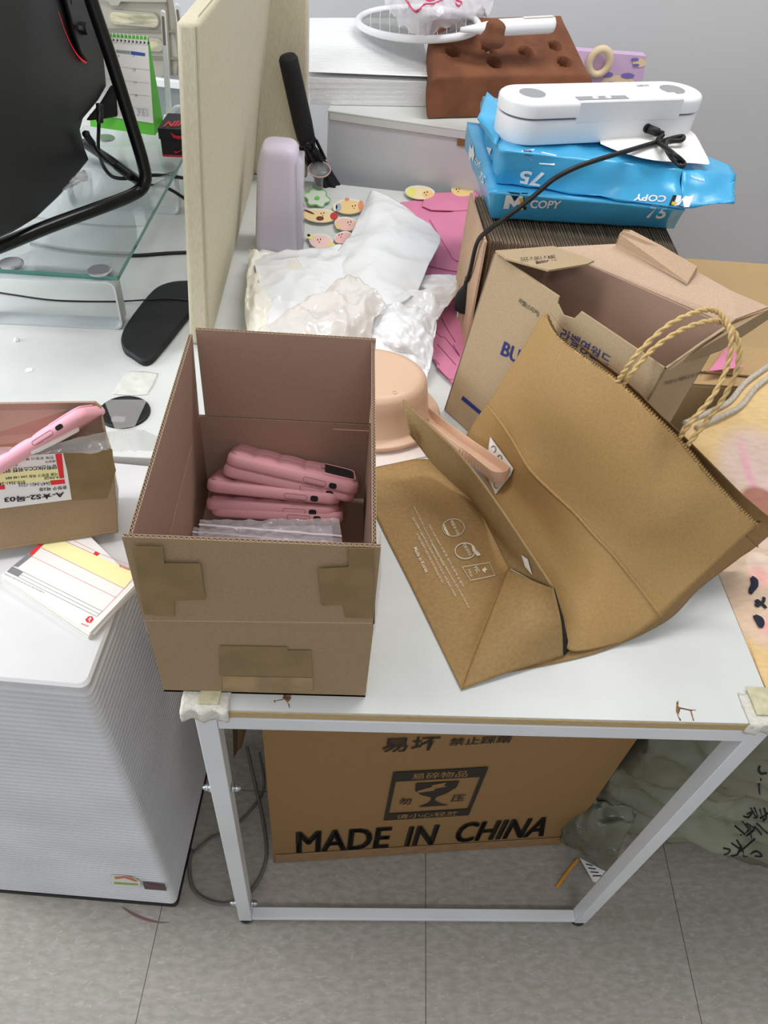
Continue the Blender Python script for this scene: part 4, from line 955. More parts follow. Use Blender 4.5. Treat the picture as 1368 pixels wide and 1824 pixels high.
RZ0 = SZ+.0035; RZ1 = RZ0+.052
def ream_lower():
    b = [P(874, 389, RZ0), P(1200, 407, RZ0)]; t = [P(870, 342, RZ1), P(1221, 374, RZ1)]
    lb_ = P(828, 262, RZ0); lt_ = P(832, 217, RZ1)
    rb, rt_ = b[1]+(lb_-b[0]), t[1]+(lt_-t[0])
    return [b[0], b[1], rb, lb_], [t[0], t[1], rt_, lt_]
rb_, rt_ = ream_lower()
m1 = thing('paper_ream', (rb_[0]+rb_[2])/2, 'lower blue-wrapped paper ream with white lettering, on the upright cardboard', 'paper ream')
def soft(bm_, n_=12, amp=.0012, sc=30, seed=0):
    """subdivided hexahedron with slightly crumpled wrap"""
    vs, fs = bm_; bme = bmesh.new(); vv = [bme.verts.new(v) for v in vs]
    for f in fs: bme.faces.new([vv[i] for i in f])
    bmesh.ops.recalc_face_normals(bme, faces=bme.faces)
    bmesh.ops.subdivide_edges(bme, edges=bme.edges[:], cuts=n_, use_grid_fill=True)
    bme.normal_update()
    for v in bme.verts: v.co += v.normal*(amp*noise.noise(v.co*sc+V((seed, 0, 0))))
    bme.verts.index_update(); r = [v.co.copy() for v in bme.verts], [tuple(v.index for v in f.verts) for f in bme.faces]
    bme.free(); return r
lw = soft(hexa(rb_, rt_), 14, .002, 26, 1)
obj('wrapper', lw, blue, m1, smooth=True)
fold_m = mat('ream fold', (44, 146, 198), .25)
bv = bvh_of(lw)
def decal_poly(pix, bv_, mt, par, nm='printed_mark', lift=.0012, idx=None):
    pts = [hit(bv_, u, v, lift) for u, v in pix]
    if any(p is None for p in pts): return None
    return pts, [tuple(range(len(pts)))]
def c3(x, y): return (800+x/2.408, y/2.408)
def text_hit(s, qpix, bv_, bold=0, lift=.0012):
    vs, fs = text_mesh(s, bold)
    x0 = min(v.x for v in vs); x1 = max(v.x for v in vs); y0 = min(v.y for v in vs); y1 = max(v.y for v in vs)
    (ax_, ay_), (bx_, by_), (cx2, cy2), (dx2, dy2) = qpix; out = []
    for v in vs:
        a = (v.x-x0)/(x1-x0); b = (v.y-y0)/max(1e-6, y1-y0)
        u = (ax_*(1-a)+bx_*a)*(1-b)+(dx2*(1-a)+cx2*a)*b; w2 = (ay_*(1-a)+by_*a)*(1-b)+(dy2*(1-a)+cy2*a)*b
        h = hit(bv_, u, w2, lift); out.append(h)
    good = [f for f in fs if all(out[i] is not None for i in f)]
    return [o_ if o_ is not None else V((0, 0, 0)) for o_ in out], good
def clean(vf):
    used = sorted({i for f in vf[1] for i in f}); mp = {a: b for b, a in enumerate(used)}
    return [vf[0][i] for i in used], [tuple(mp[i] for i in f) for f in vf[1]]
def polyhit(pix, bv_, lift=.0012):
    pts = [hit(bv_, u, v, lift) for u, v in pix]
    pts = [p for p in pts if p is not None]
    return pts, [tuple(range(len(pts)))]
def C3(*a): return [c3(*t) for t in a]
wht = mat('white lettering', (240, 244, 246), .5); blk = mat('logo black', (26, 28, 34), .5); ylw = mat('logo yellow', (238, 190, 40), .5)
pr = [setm(clean(text_hit('COPY', C3((346, 890), (470, 892), (486, 858), (350, 855)), bv, .03)), 0),
      setm(clean(text_hit('75', C3((838, 932), (922, 937), (942, 885), (870, 878)), bv, .03)), 0),
      setm(clean(text_hit('COPY', C3((108, 690), (128, 725), (140, 712), (120, 672)), bv, .02)), 0),
      setm(clean(text_hit('75', C3((132, 760), (148, 792), (156, 765), (140, 735)), bv, .03)), 0),
      setm(polyhit(C3((86, 660), (92, 618), (100, 640), (106, 620), (112, 665), (104, 695), (98, 672), (92, 692)), bv), 0),
      setm(polyhit(C3((232, 892), (245, 832), (264, 834), (280, 862), (302, 836), (316, 838), (318, 896), (296, 896), (296, 872), (278, 886), (262, 868), (256, 893)), bv, .0013), 0),
      setm(polyhit(C3((246, 826), (300, 832), (305, 836), (282, 858), (262, 832)), bv, .0016), 1),
      setm(polyhit(C3((308, 832), (338, 832), (330, 896), (318, 896), (316, 850)), bv, .0016), 1),
      setm(polyhit(C3((300, 848), (318, 844), (318, 868), (306, 868)), bv, .002), 2)]
for k, q_ in enumerate((pr[0:1], pr[1:2], pr[2:3], pr[3:4], pr[4:5], pr[5:])): obj('lettering' if k < 4 else 'emblem', join(*q_), None, m1, mats=[wht, blk, ylw])
# upper ream: opened, half-empty and crumpled
m2 = thing('paper_ream', P(1050, 300, RZ1+.03), 'upper opened blue paper ream with crumpled wrap and white sheets showing', 'paper ream')
z0, z1 = RZ1+.002, RZ1+.050
F0, F1 = P(884, 326, z0), P(1213, 372, z0+.002); F2 = P(1308, 362, z0+.012)
G0, G1 = P(890, 268, z1+.004), P(1215, 303, z1-.010); G2 = P(1310, 312, z1-.02)
K0, K1 = P(852, 200, z0), P(1170, 200, z0)
J0, J1 = P(862, 172, z1+.004), P(1175, 205, z1)
vf = soft(hexa([F0, F1, K1, K0], [G0, G1, J1, J0]), 22, .0045, 34, 7)
tail = soft(hexa([F1, F2, P(1312, 330, z0+.02), K1.lerp(F1, .5)], [G1, G2, P(1300, 296, z1-.02), J1.lerp(G1, .5)]), 10, .004, 40, 9)
obj('wrapper', vf, blue, m2, smooth=True)
obj('wrapper_tail', tail, blue, m2, smooth=True)
obj('corner_fold', soft(prism([P(858, 205, z1+.004), P(868, 163, z1+.018), P(900, 172, z1+.014), P(916, 250, z1+.006), P(880, 262, z1+.006)], (0, 0, .006)) if False else hexa([P(852, 215, z1), P(884, 262, z1), P(905, 200, z1), P(866, 166, z1)], [P(852, 210, z1+.012), P(886, 250, z1+.006), P(905, 190, z1+.012), P(868, 163, z1+.016)]), 4, .003, 40, 3), blue, m2, smooth=True)
obj('white_sheets', patch([[P(u, v, z) for u, v, z in r] for r in (((1070, 256, z1+.004), (1110, 272, z1+.005), (1165, 285, z1+.003), (1262, 293, z1-.006)), ((1070, 248, z1+.006), (1110, 255, z1+.008), (1200, 262, z1+.006), (1262, 284, z1-.004)), ((1080, 236, z1+.004), (1150, 232, z1+.005), (1215, 228, z1+.008), (1238, 240, z1+.006)))], 6, 6, .001, 20, 2), paper_w, m2, smooth=True)
bv = bvh_of(vf); bvt = bvh_of(join(vf, tail))
pr = [setm(clean(text_hit('75', C3((418, 738), (305, 728), (300, 782), (385, 802)), bvt, .03)), 0),
      setm(clean(text_hit('COPY', C3((935, 840), (796, 832), (788, 862), (925, 868)), bvt, .03)), 0),
      setm(polyhit(C3((1048, 838), (1028, 890), (1006, 890), (1000, 862), (980, 884), (962, 884), (975, 838), (994, 842), (992, 860), (1012, 842), (1026, 846)), bvt), 0),
      setm(polyhit(C3((960, 838), (975, 840), (955, 884), (942, 882)), bvt, .0016), 1),
      setm(polyhit(C3((975, 884), (1008, 890), (990, 892), (970, 880)), bvt, .002), 1), setm(polyhit(C3((955, 866), (974, 868), (970, 880), (952, 880)), bvt, .002), 2),
      setm(polyhit(C3((386, 702), (396, 654), (460, 668), (452, 708)), bvt), 0), setm(polyhit(C3((308, 650), (365, 642), (355, 686), (330, 668)), bvt), 0),
      setm(clean(text_hit('Premium', C3((1092, 782), (1038, 764), (1034, 748), (1092, 770)), bvt, .01)), 0),
      setm(polyhit(C3((150, 652), (162, 628), (186, 636), (168, 664), (176, 668), (156, 662)), bvt), 0)]
bars = [setm(polyhit(C3((316+k*5, 648), (319+k*5, 648), (328+k*5, 664), (325+k*5, 664)), bvt, .0018), 1) for k in range(7)]
ok_ = lambda l: [p for p in l if p[0] and len(p[0]) > 2]
for nm_, q_ in (('lettering', pr[0:1]), ('lettering', pr[1:2]), ('emblem', pr[2:6]), ('label_sticker', pr[6:7]), ('barcode', pr[7:8]+bars), ('lettering', pr[8:9]), ('emblem', pr[9:10])):
    if ok_(q_): obj(nm_, join(*ok_(q_)), None, m2, mats=[wht, blk, ylw])

# vacuum sealer
VZ = z1+.002
vsl = thing('vacuum_sealer', P(1050, 250, VZ), 'long white vacuum sealer with rounded ends and two silver discs, on the blue reams', 'vacuum sealer')
va, vb = P(925, 262, VZ), P(1190, 245, VZ)
vx = (vb-va); vx.z = 0; Lx_ = vx.length; vx.normalize(); vy = V((-vx.y, vx.x, 0))
vc = (P(880, 225, VZ+.01)+P(1218, 210, VZ+.01))/2
pL_, pR_ = P(880, 240, VZ), P(1214, 226, VZ); vx = (pR_-pL_); vx.z = 0; VL = vx.length; vx.normalize(); vy = V((-vx.y, vx.x, 0)); VW = .080
vc = (pL_+pR_)/2-vy*.006
def vloop(z, ins): return [vc+vx*x+vy*y+V((0, 0, z-vc.z)) for x, y in rrect(0, 0, VL/2-ins, VW/2-ins, VW/2-ins-.0015, 10)]
obj('base', loft([vloop(VZ, .003), vloop(VZ+.001, .001), vloop(VZ+.004, .0), vloop(VZ+.030, .0), vloop(VZ+.0315, .0005), vloop(VZ+.032, .002)]), white, vsl, smooth='sharp')
obj('gap', loft([vloop(VZ+.032, .004), vloop(VZ+.0345, .004)]), mat('gap grey', (120, 120, 124), .5), vsl)
obj('lid', loft([vloop(VZ+.0345, .002), vloop(VZ+.036, -.001), vloop(VZ+.050, -.001), vloop(VZ+.0528, .0003), vloop(VZ+.0545, .0025), vloop(VZ+.055, .006)]), white, vsl, smooth='sharp')
def VF(a, b, z, l=0): return vc+vx*(a*VL)+vy*(-VW/2-l+b)+V((0, 0, z-vc.z))
obj('hinge_panel', hexa([VF(-.19, .004, VZ+.030), VF(.34, .004, VZ+.030), VF(.34, .03, VZ+.030), VF(-.19, .03, VZ+.030)], [VF(-.19, 0, VZ+.0562, .0005), VF(.34, 0, VZ+.0562, .0005), VF(.34, .026, VZ+.0562), VF(-.19, .026, VZ+.0562)]), white, vsl, bevel=.001)
obj('hinge_panel_face', hexa([VF(-.19, 0, VZ+.029, .0012), VF(.34, 0, VZ+.029, .0012), VF(.34, .004, VZ+.029), VF(-.19, .004, VZ+.029)], [VF(-.19, 0, VZ+.0552, .0012), VF(.34, 0, VZ+.0552, .0012), VF(.34, .004, VZ+.0552), VF(-.19, .004, VZ+.0552)]), white, vsl, bevel=.0006)
gp = obj('control_strip', hexa([VF(-.19, .004, VZ+.0563), VF(.06, .004, VZ+.0563), VF(.06, .017, VZ+.0563), VF(-.19, .017, VZ+.0563)], [VF(-.19, .004, VZ+.0568), VF(.06, .004, VZ+.0568), VF(.06, .017, VZ+.0568), VF(-.19, .017, VZ+.0568)]), grey_m, vsl)
for a in (-.10, -.035): obj('control_button', lathe(VF(a, .0105, VZ+.0568), [(.0045, 0), (.004, .001)], n=14), white, gp)
for a in (-.36, .36): obj('silver_disc', lathe(vc+vx*(a*VL)+V((0, 0, VZ+.055-vc.z)), [(.0185, 0), (.0185, .0006), (.017, .001), (.001, .001)], n=32), silver, vsl)
obj('lid_lettering', text_quad('BEME', [VF(.27, .062, VZ+.0555), VF(.20, .060, VZ+.0555), VF(.20, .054, VZ+.0555), VF(.27, .056, VZ+.0555)], .0003, .02), mat('grey print', (170, 170, 172), .5), vsl)
obj('side_button', obox(VF(-.452, -.0015, VZ+.013)+vy*.014, vx, vy, (0, 0, 1), .016, .006, .012), white, vsl, bevel=.0015)
obj('blue_clip', obox(VF(-.475, .05, VZ+.034), vx, vy, (0, 0, 1), .012, .02, .016), mat('blue clip', (20, 92, 214), .4), vsl, bevel=.001)
sk = VF(.19, 0, VZ+.018, .002)
obj('socket', lathe(sk+vy*.004, [(.0065, 0), (.006, .006)], -vy, 16), black, vsl)
j1 = sk-vy*.006
cs = j1+(vx*.8-vy*.6-V((0, 0, .15))).normalized()*.02
cb = obj('power_cord', tube([cs, P(1172, 252, VZ+.012), P(1200, 274, z1+.018), P(1218, 290, z1+.008), P(1213, 296, z1+.006), P(1196, 280, z1+.010), P(1186, 262, z1+.016), P(1190, 252, z1+.014), P(1214, 250, z1+.014), P(1214, 243, z1+.014), P(1175, 252, z1+.012), P(1120, 268, z1+.012), P(1060, 286, z1+.010), P(1022, 300, z1+.004), P(985, 320, z1-.008), P(950, 350, z1-.03), P(905, 385, SZ+.05), P(870, 410, SZ+.02), P(850, 432, SZ-.01), P(838, 480, TZ+.12), P(832, 500, TZ+.09)], .0033, n=8, k=6), cable_m, vsl, smooth=True)
obj('connector', join(lathe(j1+vy*.006, [(.0058, 0), (.0058, .016), (.0042, .018), (.0042, .024)], (vx*.8-vy*.6-V((0, 0, .15))), 14)), black, cb, smooth=True)
pA3, pB3 = P(833, 495, TZ+.09), P(826, 552, TZ+.045)
pax = (pB3-pA3)
obj('plug', loft([[pA3+pax*t+V((1, 0, 0))*(math.cos(a)*rx)+V((0, .7, .7))*(math.sin(a)*ry) for a in [2*PI*i/14 for i in range(14)]] for t, rx, ry in ((0, .004, .004), (.28, .006, .005), (.32, .008, .006), (.5, .014, .008), (.62, .0155, .009), (.92, .0155, .009), (1, .012, .007))]), black, cb, smooth=True)
for s in (-1, 1): obj('plug_pin', tube([pB3+V((s*.0085, 0, 0)), pB3+V((s*.0085, 0, 0))+pax.normalized()*.014], .0022, n=8), chrome, cb, smooth=True)
# ================================================================== PINK CARD BLANKS
def card(pix, z, lab, th=.0012, cuts=(), nm='pink_card', m_=pink_paper, grp='pink card box blanks', cat_='card blank'):
    o_ = obj(nm, prism([P(u, v, z) for u, v in pix], (0, 0, th)), m_)
    tag(o_, lab, cat_, grp)
    for cpts in cuts:
        obj('cut_line', tube([P(u, v, z+th+.0002) for u, v in cpts], .0007, n=4, k=3, flat=.3, up=(0, 0, 1)), pink_gap, o_)
    return o_
card([(700, 365), (722, 362), (850, 345), (856, 500), (850, 700), (808, 690), (790, 660), (772, 640), (760, 520)], TZ+.001, 'lowest big pink card sheet on the table between white bags and kraft box')
card([(713, 361), (852, 346), (853, 490), (800, 482), (745, 470), (740, 420)], TZ+.003, 'pink card blank lying on the big pink sheet, behind the white bags')
card([(765, 391), (790, 381), (850, 372), (850, 466), (838, 468), (812, 465), (806, 460), (785, 425)], TZ+.0050, 'pink card with slanted flap near the upright cardboard', .0016)
card([(752, 368), (756, 352), (772, 345), (800, 344), (848, 343), (850, 374), (812, 376.5), (768, 375)], TZ+.0068, 'pink card blank with rounded tongue, uppermost at the back of the table', .0016)
card([(770, 572), (790, 562), (850, 545), (850, 640), (820, 700), (802, 680), (778, 655), (778, 650), (771, 640)], TZ+.004, 'pink card pile with notched edge next to the kraft box', .002,
     cuts=[((786, 566), (793, 580), (811, 609)), ((770, 583), (785, 600), (793, 602), (819, 635)), ((779, 613), (812, 650)), ((774, 640), (783, 650)), ((780, 655), (798, 674), (806, 676)), ((807, 614), (818, 632))])
# acrylic grips (stickers with a puck)
def blob(cx, cy, rx, ry, z, rot=0, n=22, lob=0, amp=0):
    out = []
    for i in range(n*2):
        a = PI*i/n; r = 1+amp*math.cos(lob*a); x, y = rx*r*math.cos(a), ry*r*math.sin(a)
        out.append(P(cx+x*math.cos(rot)-y*math.sin(rot), cy+x*math.sin(rot)+y*math.cos(rot), z))
    return out
GA = 'acrylic phone grips on the white table'
def grip(cx, cy, rx, ry, rot, base, spots, lab, lob=0, amp=0, puck=True, face=None):
    z = TZ+.006
    g = thing('phone_grip', P(cx, cy, TZ), lab, 'phone grip', GA)
    if puck: obj('puck', lathe(P(cx+4, cy+8, TZ+.0005), [(.011, 0), (.0115, .004), (.010, .005)], n=20), mat('clear white puck', (226, 226, 236), .2), g)
    lp = blob(cx, cy, rx*1.07, ry*1.1, z, rot, lob=lob, amp=amp)
    obj('acrylic_plate', loft([lp, [p+V((0, 0, .002)) for p in lp]]), mat('acrylic rim', (238, 236, 228), .1), g)
    lp = blob(cx, cy, rx, ry, z+.0022, rot, lob=lob, amp=amp)
    obj('picture', loft([lp, [p+V((0, 0, .0003)) for p in lp]]), mat('grip '+str(base), base, .3), g)
    for (x, y, a, b, r_, c) in spots:
        lp = blob(x, y, a, b, z+.0027, r_, 10); obj('colour_patch', (lp, [tuple(range(len(lp)))]), mat('grip '+str(c), c, .3), g)
    if face:
        fx, fy = face
        for dx, dy, s in ((-2, -3, 1), (3, -4, 1), (1, 1, .8)):
            lp = blob(fx+dx, fy+dy, 1.0*s, 1.4*s, z+.003, 0, 6); obj('face_mark', (lp, [tuple(range(len(lp)))]), ink, g)
gr_ = thing('phone_grip', P(565, 355, TZ), 'green and clear flower-shaped acrylic grip on the white table', 'phone grip', GA)
lp = blob(565, 354, 21, 14.5, TZ+.005, .2, lob=6, amp=.14, n=30)
obj('flower_plate', loft([lp, [p+V((0, 0, .002)) for p in lp]]), mat('flower milky', (222, 228, 214), .1), gr_)
obj('green_outline', tube([p+V((0, 0, .0022)) for p in lp[::2]], .0011, n=6, k=3, closed=True), mat('bright green', (110, 208, 100), .3), gr_, smooth=True)
lp = blob(565, 353, 4.5, 3.4, TZ+.0075, 0); obj('flower_centre', loft([lp, [p+V((0, 0, .0008)) for p in lp]]), mat('bright green', (110, 208, 100), .3), gr_)
obj('puck', lathe(P(568, 360, TZ+.0005), [(.010, 0), (.010, .004)], n=18), mat('clear white puck', (226, 226, 236), .2), gr_)
yel = (246, 212, 148)
grip(622, 369, 25, 12, -.02, yel, [(603, 369, 5, 7, 0, (160, 184, 208)), (643, 366, 5, 9, 0, (232, 150, 110)), (618, 355, 4, 3, 0, (232, 140, 110)), (597, 369, 4, 7, 0, (244, 232, 200))], 'acrylic grip with cream bear and blue striped bottle beside the big white bag', 0, 0, face=(630, 370))
grip(570, 385, 29, 11, .06, (248, 220, 164), [(595, 385, 7, 7, 0, (196, 58, 52)), (570, 389, 7, 4, 0, (120, 52, 40)), (550, 377, 11, 1.8, .4, (110, 66, 46))], 'acrylic grip with cream animal and dark red hat, left under the flower', 0, 0, face=(574, 383))
grip(616, 400, 19, 11, .1, (240, 196, 182), [(602, 402, 4, 6, 0, (240, 206, 140))], 'pink acrylic grip half under the big white bag, upper one', face=(622, 399))
grip(611, 424, 15, 9, -.3, (244, 190, 182), [], 'pink acrylic grip half under the big white bag, lower one', face=(606, 421))
grip(572, 431, 20, 12, .15, (246, 206, 196), [(590, 437, 7, 5, 0, (244, 222, 120)), (553, 421, 7, 5, 0, (240, 226, 160)), (550, 419, 3, 2.4, 0, (110, 150, 150))], 'pale pink acrylic grip with yellow feet, nearest the lilac dispenser', face=(568, 430))
grip(748, 344, 25, 11, .08, (246, 226, 180), [(733, 342, 8, 8, 0, (242, 232, 120)), (762, 346, 10, 7, 0, (246, 204, 140))], 'yellow and cream acrylic grip at the back edge of the table', face=(758, 346))
grip(824, 340, 19, 10, 0, (246, 212, 140), [], 'round yellow bear acrylic grip partly under the rounded pink card', face=(815, 340))

# ================================================================== WHITE PLASTIC BAGS
GB = 'thin white plastic bags piled on the table'
def bag(rows, lab, amp=.006, sc=22, seed=1, mt=film_w, ku=16, thick=True, ridge=True):
    ctrl = [[P(u, v, TZ+h) for u, v, h in r] for r in rows]
    vf = patch(ctrl, ku, ku, 0)
    vs = []
    for p in vf[0]:
        q_ = p*sc+V((seed*3.3, seed, 0)); n1 = noise.noise(q_); k = (1-abs(n1)*2.6)+.45*(1-abs(noise.noise(q_*2.2+V((9, 1, 1))))*2.6)
        if not ridge: k = n1
        k += .13*(1-abs(noise.noise(q_*4.6))*3)+.05*(1-abs(noise.noise(q_*9.5))*3)
        h = p.z+amp*k; vs.append(V((p.x+amp*.5*noise.noise(q_+V((3, 3, 3))), p.y, max(h, TZ+.002))))
    o_ = obj('plastic_bag', (vs, vf[1]), mt, smooth=True, solid=.0005); tag(o_, lab, 'plastic bag', GB); return o_
filmt = mat('translucent film', (240, 234, 228), .16, .03, 14, .25, 40, spec=.7, alpha=.82)
bag([[(445, 449, .02), (520, 449, .045), (590, 441, .05), (650, 440, .05)], [(455, 482, .05), (525, 472, .06), (590, 466, .06), (650, 470, .055)], [(468, 520, .05), (535, 505, .06), (590, 498, .06), (650, 500, .055)], [(500, 560, .03), (545, 545, .05), (600, 530, .05), (650, 530, .05)]], 'stack of white bags folded over, lying left at the foot of the lilac dispenser', .004, 14, 2)
for k in range(5):
    d = k*5
    bag([[(458+d, 492-d, .03+.003*k), (475+d, 482-d, .045+.003*k), (505+d, 476-d, .05+.003*k)], [(470+d, 512-d, .035+.003*k), (490+d, 505-d, .048+.003*k), (520+d, 498-d, .052+.003*k)], [(488+d, 540-d, .02+.003*k), (505+d, 534-d, .03+.003*k), (530+d, 525-d, .045+.003*k)]], 'folded rim of a white bag among the layered bag edges, next to the fabric screen', .001, 14, 3+k, mat('cream white film', (240, 236, 222), .3, .03, 14), 5)
bag([[(444, 450, .03), (458, 452, .04), (480, 450, .035)], [(440, 510, .04), (462, 500, .05), (490, 505, .03)], [(436, 560, .03), (460, 545, .045), (495, 560, .03)], [(440, 604, .01), (462, 606, .02), (500, 606, .015)]], 'crumpled cream-white bag end pressed against the fabric screen', .006, 26, 9, mat('cream white film', (240, 236, 222), .3, .03, 14))
bag([[(455, 560, .03), (540, 520, .05), (640, 525, .06), (760, 520, .05), (835, 500, .04)], [(450, 600, .02), (540, 575, .045), (640, 560, .055), (740, 560, .045), (800, 545, .03)], [(470, 630, .01), (540, 610, .03), (640, 600, .05), (700, 600, .05), (765, 605, .03)], [(470, 640, .004), (540, 640, .01), (640, 640, .03), (690, 645, .035), (755, 680, .01)]], 'wide crumpled white bag spread at the bottom of the pile, behind the open box', .007, 20, 4)
bag([[(735, 488, .03), (785, 492, .035), (842, 492, .03)], [(730, 505, .035), (780, 515, .04), (832, 520, .03)], [(742, 520, .03), (775, 530, .03), (800, 536, .025)], [(775, 556, .012), (785, 558, .014), (792, 552, .012)]], 'white bag corner reaching right to the black plug', .003, 18, 5)
bag([[(655, 352, .03), (667, 341, .045), (712, 364, .045), (742, 385, .03)], [(626, 415, .05), (670, 408, .065), (725, 408, .06), (784, 424, .04)], [(598, 455, .055), (650, 475, .07), (705, 475, .065), (765, 470, .05)], [(575, 500, .05), (620, 520, .06), (685, 545, .06), (740, 528, .05)]], 'large smooth white bag fanned to a peak, topmost of the pile', .003, 12, 6)
bag([[(545, 535, .07), (590, 510, .08), (628, 492, .085), (660, 516, .085), (692, 545, .075)], [(500, 565, .06), (545, 555, .08), (600, 555, .09), (640, 560, .085), (672, 565, .07)], [(465, 590, .04), (530, 590, .07), (590, 598, .08), (630, 600, .07), (660, 604, .055)], [(462, 612, .03), (520, 640, .04), (580, 650, .04), (620, 650, .04), (650, 640, .03)]], 'translucent pinkish-white crumpled bag right behind the open cardboard box', .006, 24, 7, filmt)
bag([[(668, 560, .05), (700, 545, .055), (752, 555, .04), (780, 570, .03)], [(655, 590, .05), (700, 580, .06), (740, 590, .05), (772, 606, .03)], [(660, 610, .04), (700, 620, .05), (735, 625, .04), (770, 640, .02)], [(670, 620, .02), (710, 640, .02), (735, 655, .015), (758, 690, .004)]], 'shiny crumpled white bag draped above the peach bowl', .006, 34, 8)

# ================================================================== PEACH BOWL WITH HANDLE (upside down)
bc = P(655, 727, TZ+.012); bc.z = TZ
bw = thing('peach_scoop', bc, 'upside-down peach plastic scoop bowl with long channel handle, right of the open box', 'scoop')
def bl_(z, rx, ry, dx=0, dy=0): return [V((bc.x+dx+math.cos(a)*rx, bc.y+dy+math.sin(a)*ry, TZ+z)) for a in [2*PI*i/48 for i in range(48)]]
RX, RY = .102, .086
tz_ = .074
obj('bowl', loft([bl_(.006, RX-.006, RY-.006), bl_(.006, RX, RY), bl_(.011, RX+.001, RY+.001), bl_(.0125, RX-.001, RY-.001), bl_(.0115, RX-.012, RY-.012), bl_(.014, RX-.0155, RY-.0155), bl_(.05, RX-.021, RY-.020), bl_(.066, RX-.024, RY-.023), bl_(.0725, RX-.029, RY-.028), bl_(tz_, RX-.037, RY-.036), bl_(tz_-.0006, RX-.045, RY-.044), bl_(tz_, RX-.05, RY-.05)]), peach, bw, smooth=True)
obj('moulding_mark', tube([P(703+4*math.cos(a), 699+2.6*math.sin(a), TZ+tz_+.0002) for a in [2*PI*i/12 for i in range(12)]], .0004, n=4, k=1, closed=True), peach, bw)
# handle: open channel running to lower right
hA, hB = P(748, 735, TZ+.012), P(893, 842, TZ+.050)
hdv = (hB-hA); hL = hdv.length; hx_ = hdv.normalized(); hy_ = V((0, 0, 1)).cross(hx_).normalized(); hz_ = hx_.cross(hy_)
def hl(w_, z, r=.011, x0=0):
    out = []
    L2 = hL+w_*.5
    for x, y in [(x0, w_), (L2*.3, w_*.80), (L2*.6, w_*.85), (L2-w_, w_)]+[(L2-w_+w_*math.sin(a), w_*math.cos(a)) for a in [PI*i/10 for i in range(1, 10)]]+[(L2-w_, -w_), (L2*.6, -w_*.85), (L2*.3, -w_*.8), (x0, -w_)]:
        out.append(hA+hx_*x+hy_*y+hz_*z)
    return out
W0 = .0125
vs, fs = loft([hl(W0*.8, -.012), hl(W0, -.008), hl(W0*1.08, .006), hl(W0*.93, .006), hl(W0*.82, -.006)])
obj('handle', (vs, fs), peach, bw, smooth=False, bevel=.0008)
for k in range(8):
    p = hA+hx_*(hL*(.60+.035*k))-hy_*(W0*.93)
    obj('grip_rib', tube([p+hz_*-.009, p+hz_*.001], .0009, n=5, smoothpath=False), peach, bw)
obj('handle_web', patch([[P(738, 710, TZ+.035), P(752, 725, TZ+.025), P(765, 745, TZ+.016)], [P(740, 725, TZ+.02), P(752, 738, TZ+.016), P(764, 750, TZ+.012)]], 5, 4), peach, bw, smooth=True, solid=.0025)
o = obj('white_sheet', prism([P(u, v, TZ+.0008) for u, v in ((655, 800), (740, 780), (775, 810), (660, 834), (640, 836))], (0, 0, .0004)), mat('glossy white sheet', (238, 226, 220), .15)); tag(o, 'glossy white sheet corner under the peach scoop, above the kraft bag', 'paper')

# ================================================================== KRAFT LABEL BOX
zt = .972
kA, kB = P(880, 450, zt), P(1186, 657, zt)
kC = P(791, 730, TZ+.001)
kE = P(1296, 580, zt); kF = P(986, 443, zt)
kD = kC+(kB-kA); kD.z = TZ+.001
kG = kD+(kE-kB); kG.z = TZ+.001; kH = kC+(kF-kA); kH.z = TZ+.001
kraft_l = mat('kraft label carton', (176, 153, 120), .75, .06, 800, .04, 500)
kx = thing('kraft_label_box', (kC+kG)/2, 'tall opened kraft box with blue lettering, lid flaps open, behind the kraft carrier bag', 'box')
def thickwall(a, b, c, d, toward, t=.0022):
    n = V(toward); n = n.normalized()*t; return hexa([a, b, b+n, a+n], [d, c, c+n, d+n])
nF = (kE-kB); nR = (kA-kB)
notch = [kC, kD, kB, kB.lerp(kA, .45), kB.lerp(kA, .47)+(kC-kA)*.05, kB.lerp(kA, .525)+(kC-kA)*.066, kB.lerp(kA, .575)+(kC-kA)*.033, kB.lerp(kA, .58), kA]
obj('front_wall', prism(notch, nF.normalized()*.002), kraft_l, kx)
obj('right_wall', thickwall(kD, kG, kE, kB, nR), kraft_l, kx)
obj('back_wall', thickwall(kG, kH, kF, kE, -nF), kraft_in, kx)
obj('left_wall', thickwall(kH, kC, kA, kF, -nR), kraft_in, kx)
obj('bottom', prism([kC, kD, kG, kH], (0, 0, .002)), kraft_in, kx)
fz = zt+.004
lf = [P(882, 449, fz), P(985, 441, fz), P(1058, 467, fz+.012), P(1045, 473, fz+.012), P(976, 484, fz+.010), P(900, 463, fz+.004)]
lfo = obj('end_flap', prism(lf, (0, 0, .0022)), kraft_l, kx)
def q4(f, a): return [f(*t) for t in a]
def c6(x, y): return (780+x/2.327, 400+y/2.327)
lfq = [P(*c6(486, 134), fz+.0085), P(*c6(342, 152), fz+.0085), P(*c6(340, 138), fz+.0085), P(*c6(484, 122), fz+.0085)]
obj('flap_lettering', join(text_quad('284 x 130 x 222', [P(*c6(484, 130), fz+.009), P(*c6(340, 142), fz+.009), P(*c6(344, 154), fz+.009), P(*c6(488, 142), fz+.009)], .0015, .01), text_quad('BY 300매', [P(*c6(490, 149), fz+.009), P(*c6(404, 154), fz+.009), P(*c6(408, 168), fz+.009), P(*c6(494, 162), fz+.009)], .0015, .02)), ink, lfo)
lid_pts = [(988, 443, zt+.001), (1040, 440, zt+.006), (1097, 437, zt+.012), (1180, 478, zt+.010), (1224, 506, zt+.008), (1240, 486, zt+.016), (1300, 520, zt+.012), (1368, 549, zt+.008), (1310, 570, zt), (1297, 580, zt-.006), (1180, 530, zt-.004), (1060, 478, zt-.002)]
